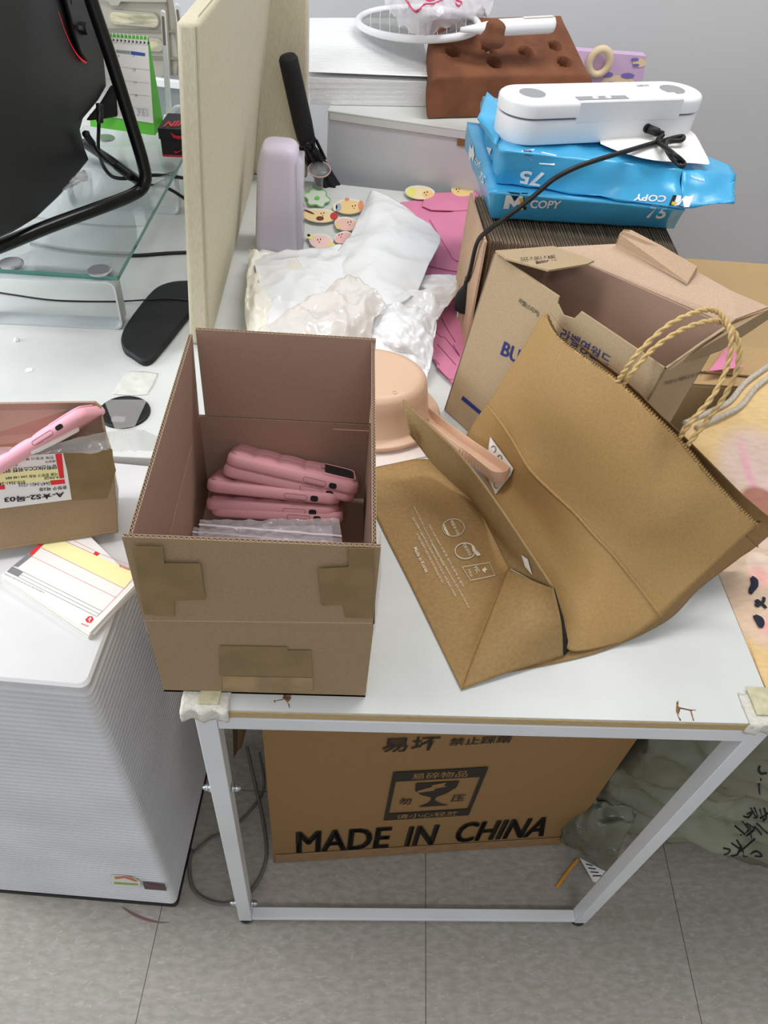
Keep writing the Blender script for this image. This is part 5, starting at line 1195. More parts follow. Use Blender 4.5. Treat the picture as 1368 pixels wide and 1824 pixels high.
obj('lid', prism([P(u, v, z) for u, v, z in lid_pts], (0, 0, .002)), mat('kraft inner light', (194, 166, 142), .8, .05, 700), kx)
tuck = [(1097, 437, zt+.013), (1103, 420, zt+.026), (1111, 412, zt+.032), (1124, 413, zt+.030), (1180, 442, zt+.028), (1241, 478, zt+.024), (1240, 488, zt+.017), (1224, 507, zt+.010)]
obj('tuck_flap', prism([P(u, v, z) for u, v, z in tuck], (0, .001, .002)), mat('kraft tuck', (190, 160, 132), .8, .05, 700), kx)
rf = [(1187, 657, zt-.010), (1240, 615, zt-.008), (1297, 580, zt-.006), (1310, 570, zt), (1368, 552, zt+.008), (1372, 565, zt-.006), (1332, 592, zt-.012), (1286, 622, zt-.02), (1235, 640, zt-.02)]
obj('end_flap', prism([P(u, v, z) for u, v, z in rf], (0, 0, -.002)), kraft, kx)
o_ = obj('torn_edge', tube([P(u, v, z) for u, v, z in ((1172, 649, zt-.008), (1180, 656, zt-.006), (1190, 658, zt-.006), (1200, 652, zt-.006), (1215, 640, zt-.004), (1240, 618, zt-.002), (1290, 585, zt))], .0016, n=5, k=4), kraft_edge, kx)
kn_ = (kD-kC).cross(kA-kC).normalized()
if kn_.dot(CAM-kC) < 0: kn_ = -kn_
def KF(x, y, l=.0008): u, v = c6(x, y); return PL(u, v, kC+kn_*l, kn_)
obj('lettering', text_quad('BU', [KF(258, 538), KF(330, 578), KF(345, 520), KF(276, 483)], .0004, .015), navy, kx)
obj('printed_bar', prism([KF(104, 710), KF(184, 778), KF(180, 793), KF(97, 724)], kn_*.0003), navy, kx)
obj('lettering', text_quad('라벨영월드', [KF(500, 478), KF(706, 590), KF(722, 545), KF(520, 425)], .0004, .0), navy, kx)
obj('side_lettering', text_quad('라벨(스티커)', [KF(331, 325), KF(415, 385), KF(422, 362), KF(340, 303)], .0004, .005), ink, kx)
kr_ = (kG-kD).cross(kB-kD).normalized()
if kr_.dot(CAM-kD) < 0: kr_ = -kr_
def KR(x, y): u, v = c6(x, y); return PL(u, v, kD+kr_*.0008, kr_)
obj('side_lettering', text_quad('기타문의는 제품에 표기된 고객센터로', [KR(938, 668), KR(1112, 618), KR(1110, 603), KR(938, 650)], .0004), ink, kx)

# ================================================================== KRAFT CARRIER BAG
def c8(x, y): return (640+x/2.974, 640+y/2.974)
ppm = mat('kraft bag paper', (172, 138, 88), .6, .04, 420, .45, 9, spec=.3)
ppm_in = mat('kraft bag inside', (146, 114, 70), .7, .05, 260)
bg = thing('kraft_carrier_bag', P(1000, 1050, TZ), 'large kraft paper carrier bag with twisted handles lying on its side on the table', 'paper bag')
def rowz(*a): return [P(u, v, TZ+h) for u, v, h in a]
# main front panel from serrated mouth to ridge
S = [(968, 557, .230), (990, 598, .224), (1038, 636, .223), (1098, 679, .224), (1167, 744, .214), (1214, 791, .190), (1257, 843, .165), (1300, 890, .14), (1348, 936, .115)]
mid = [(925, 630, .170), (955, 690, .165), (1000, 745, .160), (1060, 800, .155), (1110, 845, .150), (1150, 885, .14), (1190, 925, .125), (1225, 965, .10), (1270, 1008, .075)]
Lr = [(868, 721, .075), (892, 752, .085), (918, 792, .085), (943, 835, .085), (982, 875, .085), (1021, 911, .085), (1060, 955, .08), (1100, 998, .07), (1178, 1098, .03)]
front = patch([rowz(*S), rowz(*mid), rowz(*Lr)], 7, 16)
def wrinkle(vf, amp, sc, seed):
    return [p+V((0, 0, 1))*(amp*(noise.noise(p*sc+V((seed, 0, 0)))+.6*(1-abs(noise.noise(p*sc*1.7))*2)*.5)) for p in vf[0]], vf[1]
def zigzag_edge(pts, a=.0016, stepn=110, th=.0005, depth=.003):
    """pinked paper edge: a strip of little teeth"""
    ps = cat(pts, 14); tot = sum((ps[i+1]-ps[i]).length for i in range(len(ps)-1)); return ps
def teeth(rows_top, rows_next, n=90, hgt=.0022):
    """saw-tooth strip outside the mouth edge"""
    ps = cat(rows_top, 12); qs = cat(rows_next, 12); vs = []; fs = []
    cum = [0]
    for i in range(len(ps)-1): cum.append(cum[-1]+(ps[i+1]-ps[i]).length)
    def at(arr, s):
        for i in range(len(cum)-1):
            if cum[i+1] >= s: t = (s-cum[i])/max(1e-9, cum[i+1]-cum[i]); return arr[i].lerp(arr[i+1], t)
        return arr[-1]
    for k in range(n):
        s0, s1 = cum[-1]*k/n, cum[-1]*(k+1)/n; a, b = at(ps, s0), at(ps, s1); m_ = (a+b)/2; o_ = (m_-at(qs, (s0+s1)/2)).normalized()*hgt
        i0 = len(vs); vs += [a, b, m_+o_]; fs.append((i0, i0+1, i0+2))
    return vs, fs
obj('front_panel', join(wrinkle(front, .0016, 26, 1), teeth(rowz(*S), rowz(*mid), 100)), ppm, bg, smooth=True, solid=.0006)
Ml = [(826, 785, .012), (850, 830, .01), (880, 885, .01), (905, 925, .012), (935, 975, .015), (975, 1035, .02), (1003, 1100, .02), (1015, 1159, .008), (1110, 1142, .006)]
gus_mid = [(846, 750, .04), (868, 790, .035), (895, 835, .035), (925, 880, .035), (960, 925, .04), (995, 975, .045), (1030, 1030, .045), (1060, 1085, .035), (1145, 1122, .018)]
obj('side_gusset', wrinkle(patch([rowz(*Lr), rowz(*gus_mid), rowz(*Ml)], 7, 10), .001, 26, 3), ppm, bg, smooth=True, solid=.0006)
# ridge highlight is the fold itself: a rounded crease
obj('fold_crease', tube(rowz(*[(u, v, h+.0005) for u, v, h in Lr]), .0022, n=8, k=6), ppm, bg, smooth=True)
# second (rear) wall of the bag, seen as a margin
S2 = [(980, 556, .220), (1010, 592, .212), (1055, 630, .212), (1110, 672, .214), (1180, 740, .204), (1228, 785, .175), (1275, 832, .15), (1325, 882, .12), (1372, 922, .09)]
Bm = [(950, 640, .06), (1000, 700, .03), (1060, 760, .02), (1120, 830, .01), (1180, 900, .006), (1240, 960, .004), (1290, 1000, .004), (1330, 985, .02), (1366, 957, .05)]
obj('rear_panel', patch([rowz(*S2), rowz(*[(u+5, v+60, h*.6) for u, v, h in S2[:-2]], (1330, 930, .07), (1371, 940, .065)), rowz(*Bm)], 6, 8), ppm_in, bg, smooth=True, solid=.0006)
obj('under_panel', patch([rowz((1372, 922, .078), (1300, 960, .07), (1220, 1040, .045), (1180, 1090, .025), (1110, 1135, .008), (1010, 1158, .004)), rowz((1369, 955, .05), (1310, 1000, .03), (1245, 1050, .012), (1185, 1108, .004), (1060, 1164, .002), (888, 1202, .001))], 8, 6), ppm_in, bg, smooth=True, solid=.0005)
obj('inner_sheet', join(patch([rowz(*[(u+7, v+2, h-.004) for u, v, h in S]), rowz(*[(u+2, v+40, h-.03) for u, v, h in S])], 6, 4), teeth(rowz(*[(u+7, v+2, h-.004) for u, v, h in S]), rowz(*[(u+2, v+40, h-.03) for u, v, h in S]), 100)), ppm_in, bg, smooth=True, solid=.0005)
# bottom of the bag: printed part lying flat, gusset triangle, raised bottom board
ppd = mat('kraft bag base', (164, 131, 83), .7, .05, 260, .06, 20)
fl_ = [rowz((640, 842, .0015), (668, 916, .0015), (735, 1050, .0015), (822, 1229, .002)),
       rowz((690, 828, .0015), (745, 925, .003), (800, 1030, .003), (838, 1190, .008)),
       rowz((762, 818, .002), (832, 915, .006), (868, 985, .006), (862, 1120, .02)),
       rowz((800, 850, .004), (850, 905, .006), (905, 1000, .012), (905, 1012, .034))]
obj('base_print_panel', patch(fl_, 8, 8), ppd, bg, smooth=True, solid=.0006)
tri = [rowz((822, 1229, .002), (862, 1120, .021), (905, 1012, .034)), rowz((912, 1196, .006), (930, 1115, .04), (940, 1030, .056)), rowz((1003, 1168, .006), (1000, 1110, .048), (985, 1049, .078))]
obj('base_gusset', patch(tri, 8, 8), mat('kraft bag gusset', (160, 128, 80), .62, .05, 260), bg, smooth=True, solid=.0008)
obj('gusset_gap_shade', patch([rowz((985, 1049, .078), (995, 1100, .05), (1005, 1168, .006)), rowz((988, 1048, .072), (1003, 1100, .04), (1015, 1158, .004))], 6, 4), dark, bg)  # black strip standing in for the shade between gusset and bag body
up = [rowz((717, 712, .098), (775, 768, .092), (820, 812, .088), (880, 890, .084), (985, 1048, .079)), rowz((722, 740, .085), (772, 800, .058), (815, 850, .052), (870, 925, .048), (960, 1040, .062)), rowz((731, 772, .070), (765, 820, .025), (805, 860, .014), (852, 908, .008), (905, 1010, .034))]
obj('bottom_board', patch(up, 8, 8), mat('kraft board side', (152, 124, 82), .7, .05, 260), bg, smooth=True, solid=.0022)
qr = None
bk_ = bvh_of(patch(up, 8, 8))
pts = [hit(bk_, *c8(x, y), .002) for x, y in ((868, 1035), (900, 1058), (924, 1140), (886, 1095))]
# white printing on the flat base
bpv = bvh_of(patch(fl_, 8, 8)); wp_ = mat('white print', (232, 222, 200), .6)
def T8(s, bl, br, tr, tl, b=0.0):
    return setm(clean(text_hit(s, [c8(*bl), c8(*br), c8(*tr), c8(*tl)], bpv, b, .0016)), 0)
def down(s, x, y, x2, y2, h, b=0.0):
    # text runs down the picture; tops of letters point right
    L_ = math.hypot(x2-x, y2-y); nx, ny = (y2-y)/L_*h, -(x2-x)/L_*h
    return T8(s, (x, y), (x2, y2), (x2+nx, y2+ny), (x+nx, y+ny), b)
lines = [down('Made in Korea', 285, 1005, 350, 1135, 20, .01), down('본 제품은 재활용이 가능한 친환경 종이로 제작되었습니다 주의', 300, 930, 435, 1190, 12),
    down('젖은 상태에서 사용하지 마시고 화기에 가까이 두지 마십시오 100% 재생지 크라프트', 278, 845, 505, 1262, 12),
    down('사용연령 및 취급 주의 www.forest-certified-paper.kr 원산지 대한민국', 282, 785, 440, 1100, 11),
    down('분리배출 안내 종이류로 배출하여 주십시오 문의 고객센터 평일 09-18', 380, 985, 578, 1322, 11),
    down('FSC-C015863 친환경 종이 쇼핑백 손잡이', 365, 885, 545, 1210, 12)]
def ring8(cx, cy, rx, ry, r=.0005, n=20):
    pts = [hit(bpv, *c8(cx+rx*math.cos(2*PI*i/n), cy+ry*math.sin(2*PI*i/n)), .0016) for i in range(n)]
    return tube([p for p in pts if p], r, n=4, k=1, closed=True, smoothpath=False)
marks = [setm(ring8(498, 896, 58, 46), 0), setm(ring8(560, 1020, 54, 42, .0008), 0),
    setm(tube([hit(bpv, *c8(x, y), .0016) for x, y in ((545, 1105), (690, 1082), (720, 1150), (588, 1176), (545, 1105))], .0005, n=4, smoothpath=False), 0),
    down('재활용시대', 478, 860, 515, 935, 18, .02), down('친환경마크', 545, 985, 580, 1048, 18, .02), down('FSC', 605, 1110, 625, 1140, 20, .02), down('MIX', 575, 1120, 590, 1160, 12),
    setm(polyhit([c8(*t) for t in ((650, 1120), (665, 1105), (680, 1120), (668, 1125), (672, 1138), (655, 1128))], bpv, .0016), 0),
    setm(polyhit([c8(*t) for t in ((592, 985), (612, 1010), (645, 1040), (625, 1048), (600, 1020))], bpv, .0016), 0),
    setm(polyhit([c8(*t) for t in ((445, 870), (478, 935), (470, 940), (448, 905))], bpv, .0016), 0)]
obj('printed_text', join(*[m_ for m_ in lines+marks if m_[0] and m_[1]]), None, bg, mats=[wp_])
if all(pts):
    obj('small_label', prism(pts, (0, 0, .0003)), paper_w, bg)
    pts2 = [sum(pts, V())/4+(p-sum(pts, V())/4)*.75+V((0, 0, .0008)) for p in pts]
    obj('small_label_print', join(*[([pts2[0].lerp(pts2[3], a), pts2[1].lerp(pts2[2], a), pts2[1].lerp(pts2[2], a+.1), pts2[0].lerp(pts2[3], a+.1)], [(0, 1, 2, 3)]) for a in (0, .2, .4, .6, .8)]), inkk, bg)
# handles: two twisted paper cords
def twisted(pts, nm='handle_cord'):
    ps = cat([P(u, v, TZ+h) for u, v, h in pts], 16); parts = []
    T = [(ps[min(i+1, len(ps)-1)]-ps[max(i-1, 0)]).normalized() for i in range(len(ps))]
    n_ = T[0].orthogonal().normalized(); A = [[], []]
    for i, p in enumerate(ps):
        n_ = (n_-T[i]*n_.dot(T[i])).normalized(); b = T[i].cross(n_); a = i*.55
        for s in (0, 1): A[s].append(p+(n_*math.cos(a+s*PI)+b*math.sin(a+s*PI))*.0013)
    return obj(nm, join(*[tube(A[s], .0018, n=6, k=1, smoothpath=False) for s in (0, 1)]), mat('twisted paper cord', (204, 172, 116), .7, .08, 300), bg, smooth=True)
twisted([(1098, 683, .220), (1112, 662, .24), (1140, 625, .265), (1190, 580, .285), (1240, 556, .30), (1272, 553, .30), (1292, 570, .295), (1302, 600, .285), (1296, 650, .26), (1270, 705, .235), (1232, 750, .21), (1207, 784, .185)])
twisted([(1107, 690, .218), (1125, 665, .235), (1160, 625, .255), (1210, 590, .27), (1262, 572, .285), (1296, 580, .285), (1316, 610, .275), (1312, 660, .25), (1288, 710, .22), (1255, 755, .19), (1224, 794, .170)])
# sticker sheet under the handle end
stp = [(877, 778), (918, 834), (914, 845), (885, 882), (868, 846), (870, 812)]
gv = bvh_of(patch([rowz(*Lr), rowz(*gus_mid), rowz(*Ml)], 7, 10))
hp = [hit(gv, u, v, .003) for u, v in stp]
if all(hp):
    st_ = thing('sticker_sheet', hp[3], 'small white sheet with brown ring stickers under the end of the peach handle', 'sticker sheet')
    obj('backing', prism(hp, (0, 0, .0004)), paper_w, st_)
    for u, v in ((885, 799.5), (879, 813), (896, 815.5), (906, 831), (888, 866)):
        pts = [hit(gv, u+4*math.cos(2*PI*i/14), v+6*math.sin(2*PI*i/14), .0048) for i in range(14)]
        if all(pts): obj('ring_sticker', tube(pts, .0006, n=5, k=1, closed=True), mat('ring brown', (150, 112, 76), .5), st_)
# ================================================================== RIGHT SIDE: big carton, pink sheet, blanket
bxz = .70
kw2 = mat('kraft big carton', (190, 158, 112), .75, .04, 400)
bc_ = thing('large_carton', (1.1, .85, 0), 'large kraft shipping carton on the floor right of the table, under the fleece blanket', 'box')
obj('carton_body', box(.625, 1.60, .625, 1.07, .001, bxz), kw2, bc_, bevel=.003)
obj('top_flap', hexa([(.63, .625, bxz), (1.58, .625, bxz), (1.58, .80, bxz), (.63, .80, bxz)], [(.63, .625, bxz+.003), (1.58, .625, bxz+.003), (1.58, .80, bxz+.006), (.63, .80, bxz+.006)]), kw2, bc_)
obj('carton_fold', hexa([(.63, .66, bxz+.006), (1.3, .62, bxz+.006), (1.3, .70, bxz+.012), (.63, .74, bxz+.012)], [(.63, .66, bxz+.009), (1.3, .62, bxz+.009), (1.3, .70, bxz+.015), (.63, .74, bxz+.015)]), kw2, bc_)
o = obj('pink_card', prism([P(u, v, bxz+.020) for u, v in ((1262, 662), (1300, 612), (1322, 655))], (0, 0, .0012)), pink_paper); tag(o, 'pink card corner sticking out right of the kraft label box', 'card blank')
# blanket
bl_z = TZ-.006
fle = bpy.data.materials.new('printed fleece'); fle.use_nodes = True
nt = fle.node_tree; L = nt.links.new; b = nt.nodes['Principled BSDF']; b.inputs['Roughness'].default_value = .95; b.inputs['Sheen Weight'].default_value = .3
tcn = nt.nodes.new('ShaderNodeTexCoord'); nn = nt.nodes.new('ShaderNodeTexNoise'); nn.inputs['Scale'].default_value = 60; nn.inputs['Detail'].default_value = 6
mpn = nt.nodes.new('ShaderNodeMapping'); mpn.inputs['Scale'].default_value = (1, 2.5, 1); L(tcn.outputs['Object'], mpn.inputs[0]); L(mpn.outputs[0], nn.inputs['Vector'])
ge = nt.nodes.new('ShaderNodeNewGeometry'); cur = None
def shape_mask(cx, cy, rx, ry, soft=.12):
    m_ = nt.nodes.new('ShaderNodeMapping'); m_.vector_type = 'TEXTURE'; m_.inputs['Location'].default_value = (cx, cy, 0); m_.inputs['Scale'].default_value = (rx, ry, 1e6)
    L(ge.outputs['Position'], m_.inputs[0]); ln = nt.nodes.new('ShaderNodeVectorMath'); ln.operation = 'LENGTH'; L(m_.outputs[0], ln.inputs[0])
    mr = nt.nodes.new('ShaderNodeMapRange'); mr.inputs['From Min'].default_value = 1+soft; mr.inputs['From Max'].default_value = 1-soft; L(ln.outputs['Value'], mr.inputs[0]); return mr.outputs[0]
basec = nt.nodes.new('ShaderNodeRGB'); basec.outputs[0].default_value = rgb((234, 200, 142)); cur = basec.outputs[0]
def addshape(u, v, ru, rv, col, soft=.1):
    global cur
    c = P(u, v, bl_z); rx = abs(P(u+ru, v, bl_z).x-P(u-ru, v, bl_z).x)/2; ry = abs(P(u, v+rv, bl_z).y-P(u, v-rv, bl_z).y)/2
    mx_ = nt.nodes.new('ShaderNodeMix'); mx_.data_type = 'RGBA'; L(shape_mask(c.x, c.y, rx, ry, soft), mx_.inputs[0]); L(cur, mx_.inputs[6]); mx_.inputs[7].default_value = rgb(col); cur = mx_.outputs[2]
addshape(1400, 935, 105, 160, (228, 202, 184)); addshape(1385, 1070, 112, 92, (230, 200, 172)); 
addshape(1380, 945, 18, 145, (240, 176, 190), .2); addshape(1390, 940, 18, 135, (230, 200, 188), .2)
addshape(1362, 920, 44, 44, (176, 118, 100), .1); addshape(1356, 1014, 26, 26, (244, 220, 200), .1)
addshape(1353, 1029, 16, 18, (250, 190, 178), .5); addshape(1370, 1120, 14, 16, (250, 180, 172), .5)
hs = nt.nodes.new('ShaderNodeMix'); hs.data_type = 'RGBA'; hs.blend_type = 'MULTIPLY'; hs.inputs[0].default_value = .22; L(cur, hs.inputs[6])
cr_ = nt.nodes.new('ShaderNodeValToRGB'); cr_.color_ramp.elements[0].position = .3; cr_.color_ramp.elements[0].color = (.45, .42, .4, 1); cr_.color_ramp.elements[1].position = .6; L(nn.outputs['Fac'], cr_.inputs[0]); L(cr_.outputs[0], hs.inputs[7])
L(hs.outputs[2], b.inputs['Base Color']); bp_ = nt.nodes.new('ShaderNodeBump'); bp_.inputs['Strength'].default_value = .35; bp_.inputs['Distance'].default_value = .004; L(nn.outputs['Fac'], bp_.inputs['Height']); L(bp_.outputs[0], b.inputs['Normal'])
blk_ = thing('fleece_blanket', P(1330, 900, bl_z), 'soft fleece blanket printed in cream, pink and brown with sleepy face, right of the table', 'blanket')
def BP(u, v, h=0): return P(u, v, bl_z+h)
rows = [
 [BP(1372, 652, .035), BP(1440, 650, .035), BP(1520, 640, .02), BP(1640, 620, .01)],
 [BP(1327, 684, .034), BP(1420, 720, .03), BP(1520, 720, .015), BP(1640, 720, 0)],
 [BP(1298, 718, .030), BP(1390, 770, .022), BP(1500, 800, .005), BP(1640, 820, -.01)],
 [BP(1262, 737, .028), BP(1330, 840, .012), BP(1480, 880, 0), BP(1640, 900, -.02)]]
rows[3] = [BP(1262, 737, .028), BP(1340, 830, .012), BP(1480, 880, 0), BP(1640, 900, -.02)]
def DE(y, dx=.004): return V((.600+dx, y, bl_z-.004))
rows += [[BP(1218, 757, .026), BP(1330, 860, .010), BP(1480, 910, 0), BP(1640, 930, -.02)], [DE(.40), BP(1350, 900, .008), BP(1480, 960, 0), BP(1640, 980, -.02)], [DE(.27), BP(1340, 990, .004), BP(1480, 1050, 0), BP(1640, 1080, -.02)], [DE(.15), BP(1345, 1085, 0), BP(1480, 1150, 0), BP(1640, 1180, -.02)], [DE(.03), BP(1372, 1215, 0), BP(1480, 1280, -.0), BP(1640, 1300, -.02)], [DE(-.02), DE(-.02, .06), DE(-.02, .2), DE(-.02, .4)]]
pf = patch(rows, 9, 6, .0022, 14, 3)
obj('fleece', pf, fle, blk_, smooth=True, solid=.006)
edge = [r[0] for r in rows[:5]]
hem = mat('grey hem', (196, 186, 170), .9, .1, 300)
obj('hem', tube([p+V((0, 0, .003)) for p in edge], .0045, n=8, k=8), hem, blk_, smooth=True)
obj('hem', tube([p+V((.014, -.010, .004)) for p in edge], .0040, n=8, k=8), hem, blk_, smooth=True)
bvb = bvh_of(pf)
def c9(x, y): return (980+x/3.041, 640+y/3.041)
def stroke(pts, r, nm, mt, par, bv_, conv=c9, lift=.002, k=5):
    h = [hit(bv_, *conv(*p), lift) for p in pts]; h = [p for p in h if p]
    if len(h) > 1: return obj(nm, tube(h, r, n=6, k=k, flat=.5, up=(0, 0, 1)), mt, par)
fc_ = mat('embroidered navy', (34, 38, 58), .8)
for pl in (((1088, 1185), (1110, 1200), (1112, 1230), (1098, 1248), (1080, 1270)), ((1090, 1190), (1096, 1220), (1082, 1255)), ((1100, 1200), (1104, 1230), (1092, 1250)),
           ((1105, 1395), (1118, 1420), (1138, 1455)), ((1108, 1395), (1138, 1410), (1146, 1435), (1136, 1452)), ((1112, 1402), (1130, 1425), (1136, 1445))):
    stroke(pl, .0026, 'eye_stitch', fc_, blk_, bvb)
for pl in (((1110, 1320), (1122, 1312), (1130, 1325), (1120, 1340), (1108, 1330)), ((1130, 1325), (1150, 1318), (1155, 1295)), ((1130, 1328), (1150, 1335), (1165, 1352))):
    stroke(pl, .0020, 'mouth_stitch', fc_, blk_, bvb)

# ================================================================== UNDER THE TABLE
kbm = mat('brown carton', (146, 112, 68), .7, .04, 500)
cA, cB = V((.049, .096, 0)), V((.584, .136, 0)); cd_ = (cB-cA).normalized(); cnn = V((cd_.y, -cd_.x, 0))
cH = .60; cl = (cB-cA).length
sc_ = thing('shipping_carton', (.33, .35, 0), 'big brown shipping carton printed MADE IN CHINA standing under the table', 'box')
obj('carton', soft(obox(cA+V((0, 0, .001)), cd_, -cnn, (0, 0, 1), cl, .40, cH), 10, .0006, 8, 2), kbm, sc_, smooth=False)
def CF(u, v, l=.0012): return PL(u, v, cA+cnn*l, cnn)
def c5(x, y): return (440+x/2.073, 1240+y/2.073)
def C5(*a, l=.005): return [CF(*c5(x, y), l) for x, y in a]
def facerect(x0, x1, y0, y1, l=.005):
    """rectangle on the carton face from left/right and bottom/top picture positions"""
    a, b_ = CF(*c5(x0, y0), l), CF(*c5(x1, y1), l)
    return a
org = cA+cnn*.0012
def sz(p): d = p-org; return d.dot(cd_), d.z
def R5(bl, br, tz, l=.005):
    s0, z0_ = sz(CF(*c5(*bl), l)); s1, z1_ = sz(CF(*c5(*br), l)); zt_ = sz(CF(*c5(*tz), l))[1]
    f = lambda s, z: org+cd_*s+V((0, 0, z)); return [f(s0, z0_), f(s1, z1_), f(s1, zt_+(z1_-z0_)), f(s0, zt_)]
inkb = mat('carton ink', (44, 36, 28), .8)
for tx_, q_, b_ in (('MADE', R5((186, 586), (518, 566), (190, 512)), .012), ('IN', R5((585, 562), (685, 555), (600, 492)), .012), ('CHINA', R5((764, 548), (1092, 524), (795, 478)), .012), ('易坏', R5((495, 218), (705, 208), (525, 165)), .01), ('禁止踩踏', R5((745, 193), (975, 180), (765, 165)), .012)):
    if tx_.isascii():
        tq = text_quad(tx_, q_, .0006, 0); obj('lettering', join(*[([p+cd_*dx+V((0, 0, dz)) for p in tq[0]], tq[1]) for dx, dz in ((0, 0), (.0019, .0014), (-.0019, -.0014), (.0019, -.0014), (-.0019, .0014), (.0019, 0), (-.0019, 0))]), inkb, sc_)
    else: obj('lettering', text_quad(tx_, q_, .0006, b_), inkb, sc_)
fq = R5((505, 467), (820, 447), (540, 290))
bl2, br2, tr2, tl2 = fq
def fr(a0, a1, b0, b1, l=.0008): return quadp(fq, [(a0, b0), (a1, b0), (a1, b1), (a0, b1)], l)
cup = [(.27, .76), (.74, .76), (.73, .64), (.64, .52), (.54, .46), (.53, .38), (.62, .30), (.72, .26), (.36, .26), (.46, .32), (.49, .38), (.48, .46), (.36, .52), (.28, .62)]
crack = [(.30, .62), (.46, .69), (.44, .72), (.60, .76), (.58, .70), (.62, .68), (.48, .64), (.50, .61), (.32, .58)]
fm_ = obj('fragile_mark', join(setm(fr(0, 1, 0, .15), 0), setm(fr(0, 1, .82, 1), 0), setm(fr(0, .045, .15, .82), 0), setm(fr(.955, 1, .15, .82), 0), setm(quadp(fq, cup, .0008), 0), setm(quadp(fq, crack, .0014), 1),
    setm(text_quad('易碎物品', [bl2.lerp(br2, .2)+(tl2-bl2)*.85, bl2.lerp(br2, .8)+(tl2-bl2)*.85, bl2.lerp(br2, .8)+(tl2-bl2)*.97, bl2.lerp(br2, .2)+(tl2-bl2)*.97], .0014, .01), 1),
    setm(text_quad('请小心轻放', [bl2.lerp(br2, .14)+(tl2-bl2)*.03, bl2.lerp(br2, .86)+(tl2-bl2)*.03, bl2.lerp(br2, .86)+(tl2-bl2)*.13, bl2.lerp(br2, .14)+(tl2-bl2)*.13], .0014, .01), 1),
    setm(text_quad('勿', [bl2.lerp(br2, .13)+(tl2-bl2)*.33, bl2.lerp(br2, .27)+(tl2-bl2)*.33, bl2.lerp(br2, .27)+(tl2-bl2)*.47, bl2.lerp(br2, .13)+(tl2-bl2)*.47], .0008, .01), 0),
    setm(text_quad('压', [bl2.lerp(br2, .72)+(tl2-bl2)*.33, bl2.lerp(br2, .87)+(tl2-bl2)*.33, bl2.lerp(br2, .87)+(tl2-bl2)*.47, bl2.lerp(br2, .72)+(tl2-bl2)*.47], .0008, .01), 0)), None, sc_, mats=[inkb, kbm])
tpm = mat('glossy brown tape', (150, 112, 66), .15, .05, 60, .15, 60)
obj('bottom_tape', prism([org+cd_*.004+V((0, 0, .003)), org+cd_*(cl-.01)+V((0, 0, .003)), org+cd_*(cl-.01)+V((0, 0, .040)), org+cd_*.004+V((0, 0, .044))], cnn*.0003), tpm, sc_)
obj('upper_tape', patch([[org+cd_*s+V((0, 0, zz+.006*math.sin(s*9))) for s in (.0, .15, .3, .45, .53)] for zz in (.50, .545, .59)], 6, 6, .0, 1), tpm, sc_, smooth=True)

# woven sack: lumpy body
skm = mat('grey green woven sack', (136, 137, 118), .26, c2=(100, 100, 82), vscale=7, bump=1.0, bscale=24, spec=.6)
nt = skm.node_tree; wv = nt.nodes.new('ShaderNodeTexChecker'); wv.inputs['Scale'].default_value = 420
tcs = nt.nodes.new('ShaderNodeTexCoord'); nt.links.new(tcs.outputs['Object'], wv.inputs['Vector'])
b2 = nt.nodes.new('ShaderNodeBump'); b2.inputs['Strength'].default_value = .35; b2.inputs['Distance'].default_value = .001; nt.links.new(wv.outputs['Fac'], b2.inputs['Height'])
bsd = nt.nodes['Principled BSDF']; oldn = bsd.inputs['Normal'].links[0].from_socket; nt.links.new(oldn, b2.inputs['Normal']); nt.links.new(b2.outputs[0], bsd.inputs['Normal'])
sk_c = V((.95, .345, 0)); loops = []
NZ, NA = 110, 230
for j in range(NZ+1):
    t = j/NZ; z = .003+.655*t
    prof = (max(0, 1-abs(2*t-.92)**3.2))**.5 if t > .46 else (.88+.12*(t/.46)**.6)
    if t > .9: prof *= 1-((t-.9)/.1)**2*.45
    if t < .05: prof *= .86+.14*(t/.05)
    lp = []
    for i in range(NA):
        a = 2*PI*i/NA; ca2, sa2 = math.cos(a), math.sin(a)
        n_ = 4.0; rr_ = 1/((abs(ca2)**n_+abs(sa2)**n_)**(1/n_))
        rx, ry = .40, .25
        p = V((sk_c.x+ca2*rr_*rx*prof, sk_c.y+sa2*rr_*ry*prof, z))
        if p.x < sk_c.x: p.y += (sk_c.x-p.x)*.10
        q_ = V((p.x*5, p.y*5, p.z*7)); f = (1-abs(noise.noise(q_))*2.4)*.022+(1-abs(noise.noise(q_*2.6+V((3, 1, 2))))*2.4)*.014+(1-abs(noise.noise(V((p.x*26+p.z*14, p.y*20, p.z*9))))*2.2)*.006
        w1 = noise.noise(V((p.x*3+p.z*2.2, p.y*3, p.z*6.5-p.x*4))); w2 = noise.noise(V((p.x*9-p.z*12, p.y*9, p.z*22+p.x*13))); f += (1-abs(w1)*3)*.016+(1-abs(w2)*3)*.0045; d = V((ca2, sa2, 0)); lp.append(p+d*f*(.4+.6*min(1, t*6)))
    loops.append(lp)
skv = loft(loops)
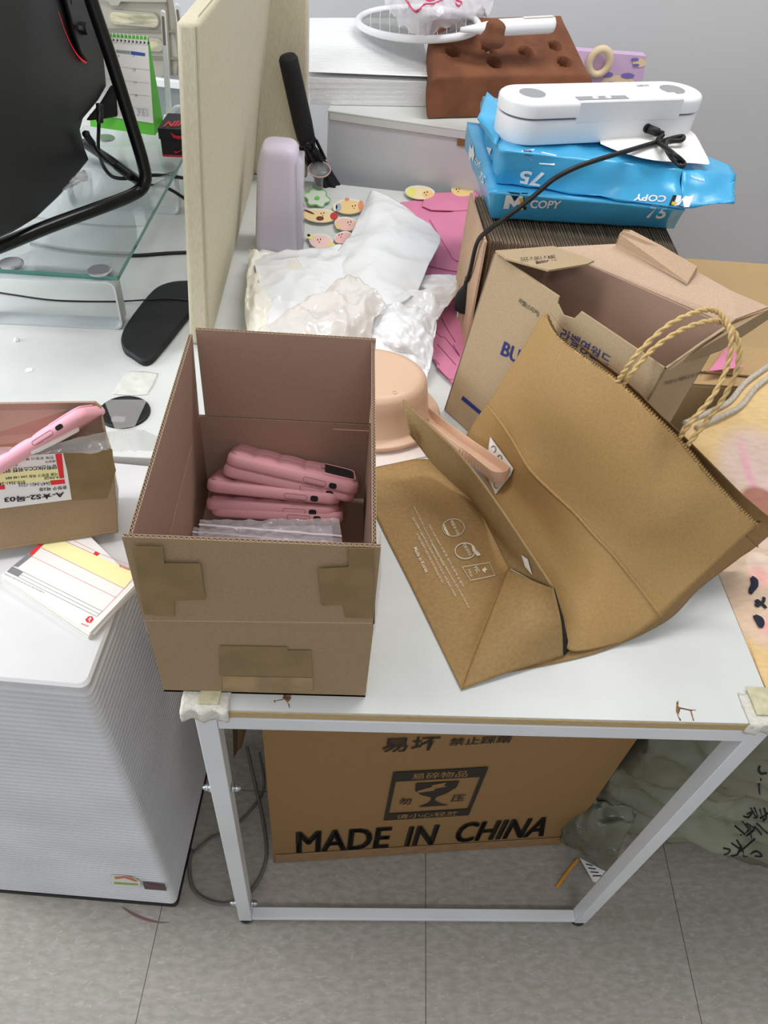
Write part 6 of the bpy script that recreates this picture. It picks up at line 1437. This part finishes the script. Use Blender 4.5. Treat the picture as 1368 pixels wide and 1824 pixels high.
# nothing of the sack may enter the carton or the table top
skv = ([V((max(p.x, .592+.012*math.sin(p.z*20)) if p.y > .09 else p.x, p.y, min(p.z, .680))) for p in skv[0]], skv[1])
wsk = thing('woven_sack', (.99, .33, 0), 'bulging grey-green woven sack with black handwriting under right side of the table', 'sack')
obj('sack_body', skv, skm, wsk, smooth=True)
bvs = bvh_of(skv)
def c7(x, y): return (960+x/3.353, 1200+y/3.353)
for pl in (((1100, 1040), (1140, 1050), (1130, 1070), (1105, 1078)), ((1150, 1010), (1190, 1040)), ((1148, 1085), (1185, 1075), (1205, 1020)), ((1180, 990), (1215, 1050), (1225, 1090)), ((1200, 1060), (1290, 985)), ((1230, 1090), (1290, 1060), (1320, 1070), (1330, 1090), (1290, 1088)),
           ((1170, 905), (1230, 960)), ((1215, 880), (1250, 930), (1200, 960)), ((1240, 890), (1290, 920), (1240, 965)), ((1260, 900), (1270, 980)), ((1290, 910), (1330, 960)), ((1300, 890), (1365, 950)),
           ((1220, 850), (1250, 855), (1270, 825), (1240, 840)), ((1265, 800), (1300, 860)), ((1285, 795), (1305, 850), (1280, 860)), ((1320, 810), (1345, 880)), ((1345, 800), (1360, 860), (1330, 880)), ((1320, 860), (1366, 830)),
           ((1325, 625), (1315, 660), (1318, 715)), ((1318, 550), (1312, 570), (1325, 595), (1360, 590))):
    stroke(pl, .0018, 'handwriting', inkk, wsk, bvs, c7, .001, 4)
# sack mouth fold + loose strip
obj('gathered_neck', patch([[P(u, v, z) for u, v, z in r] for r in (((1040, 1420, .16), (1080, 1430, .18), (1140, 1440, .16)), ((1003, 1470, .09), (1045, 1490, .13), (1110, 1500, .12)), ((1000, 1494, .04), (1035, 1522, .04), (1090, 1556, .02)))], 10, 10, .016, 26, 2, True), skm, wsk, smooth=True, solid=.003)
o = obj('paper_tag', prism([P(u, v, .012) for u, v in ((1032, 1528), (1040, 1532), (1078, 1552), (1062, 1572), (1056, 1570))], (0, 0, .0006)), paper_w); tag(o, 'white printed paper tag on the floor by the orange strip', 'paper tag')
obj('tag_print', join(*[line(P(1044+k*4, 1539+k*7, .0132), P(1056+k*5, 1542+k*6, .0132), .002, (0, 0, 1)) for k in range(4)]), inkk, o)
o = obj('orange_strip', tube([P(1030, 1530, .006), P(1012, 1552, .004), P(991, 1581, .003)], .0028, n=6, flat=.4, up=(0, 0, 1)), mat('orange plastic', (226, 150, 50), .4)); tag(o, 'thin orange plastic strip on the floor under the table', 'strip')
# cables on the floor behind the left leg
gc_ = mat('grey cable', (104, 100, 96), .5)
cable('floor_cable', [P(342, 1515, .006), P(337, 1545, .006), P(345, 1585, .006), P(375, 1606, .006), P(412, 1608, .006), P(452, 1580, .006), P(474, 1530, .006), P(470, 1470, .006), P(455, 1400, .03), P(440, 1330, .08)], .0032, 'grey cable looping on the floor round the front left table leg', m_=gc_)
cable('floor_cable', [P(345, 1520, .012), P(375, 1494, .012), P(410, 1478, .012), P(450, 1440, .012), P(470, 1400, .012), P(462, 1340, .05)], .0026, 'dark grey cable running from the ribbed cabinet up behind the carton', m_=gc_)
o = obj('cardboard_scrap', join(*[hexa([PY(414+k*4, 1294, .16+k*.004), PY(434+k*3, 1294, .20+k*.004), PY(434+k*3, 1294, .203+k*.004), PY(414+k*4, 1294, .163+k*.004)][::1], [PY(416+k*3, 1352-6*k, .16+k*.004), PY(425+k*3, 1330, .20+k*.004), PY(425+k*3, 1330, .203+k*.004), PY(416+k*3, 1352-6*k, .163+k*.004)]) for k in range(3)]), kraft); tag(o, 'folded cardboard scrap hanging below the table next to the front left leg', 'cardboard scrap')
# electrical box hanging behind, seen in the gap
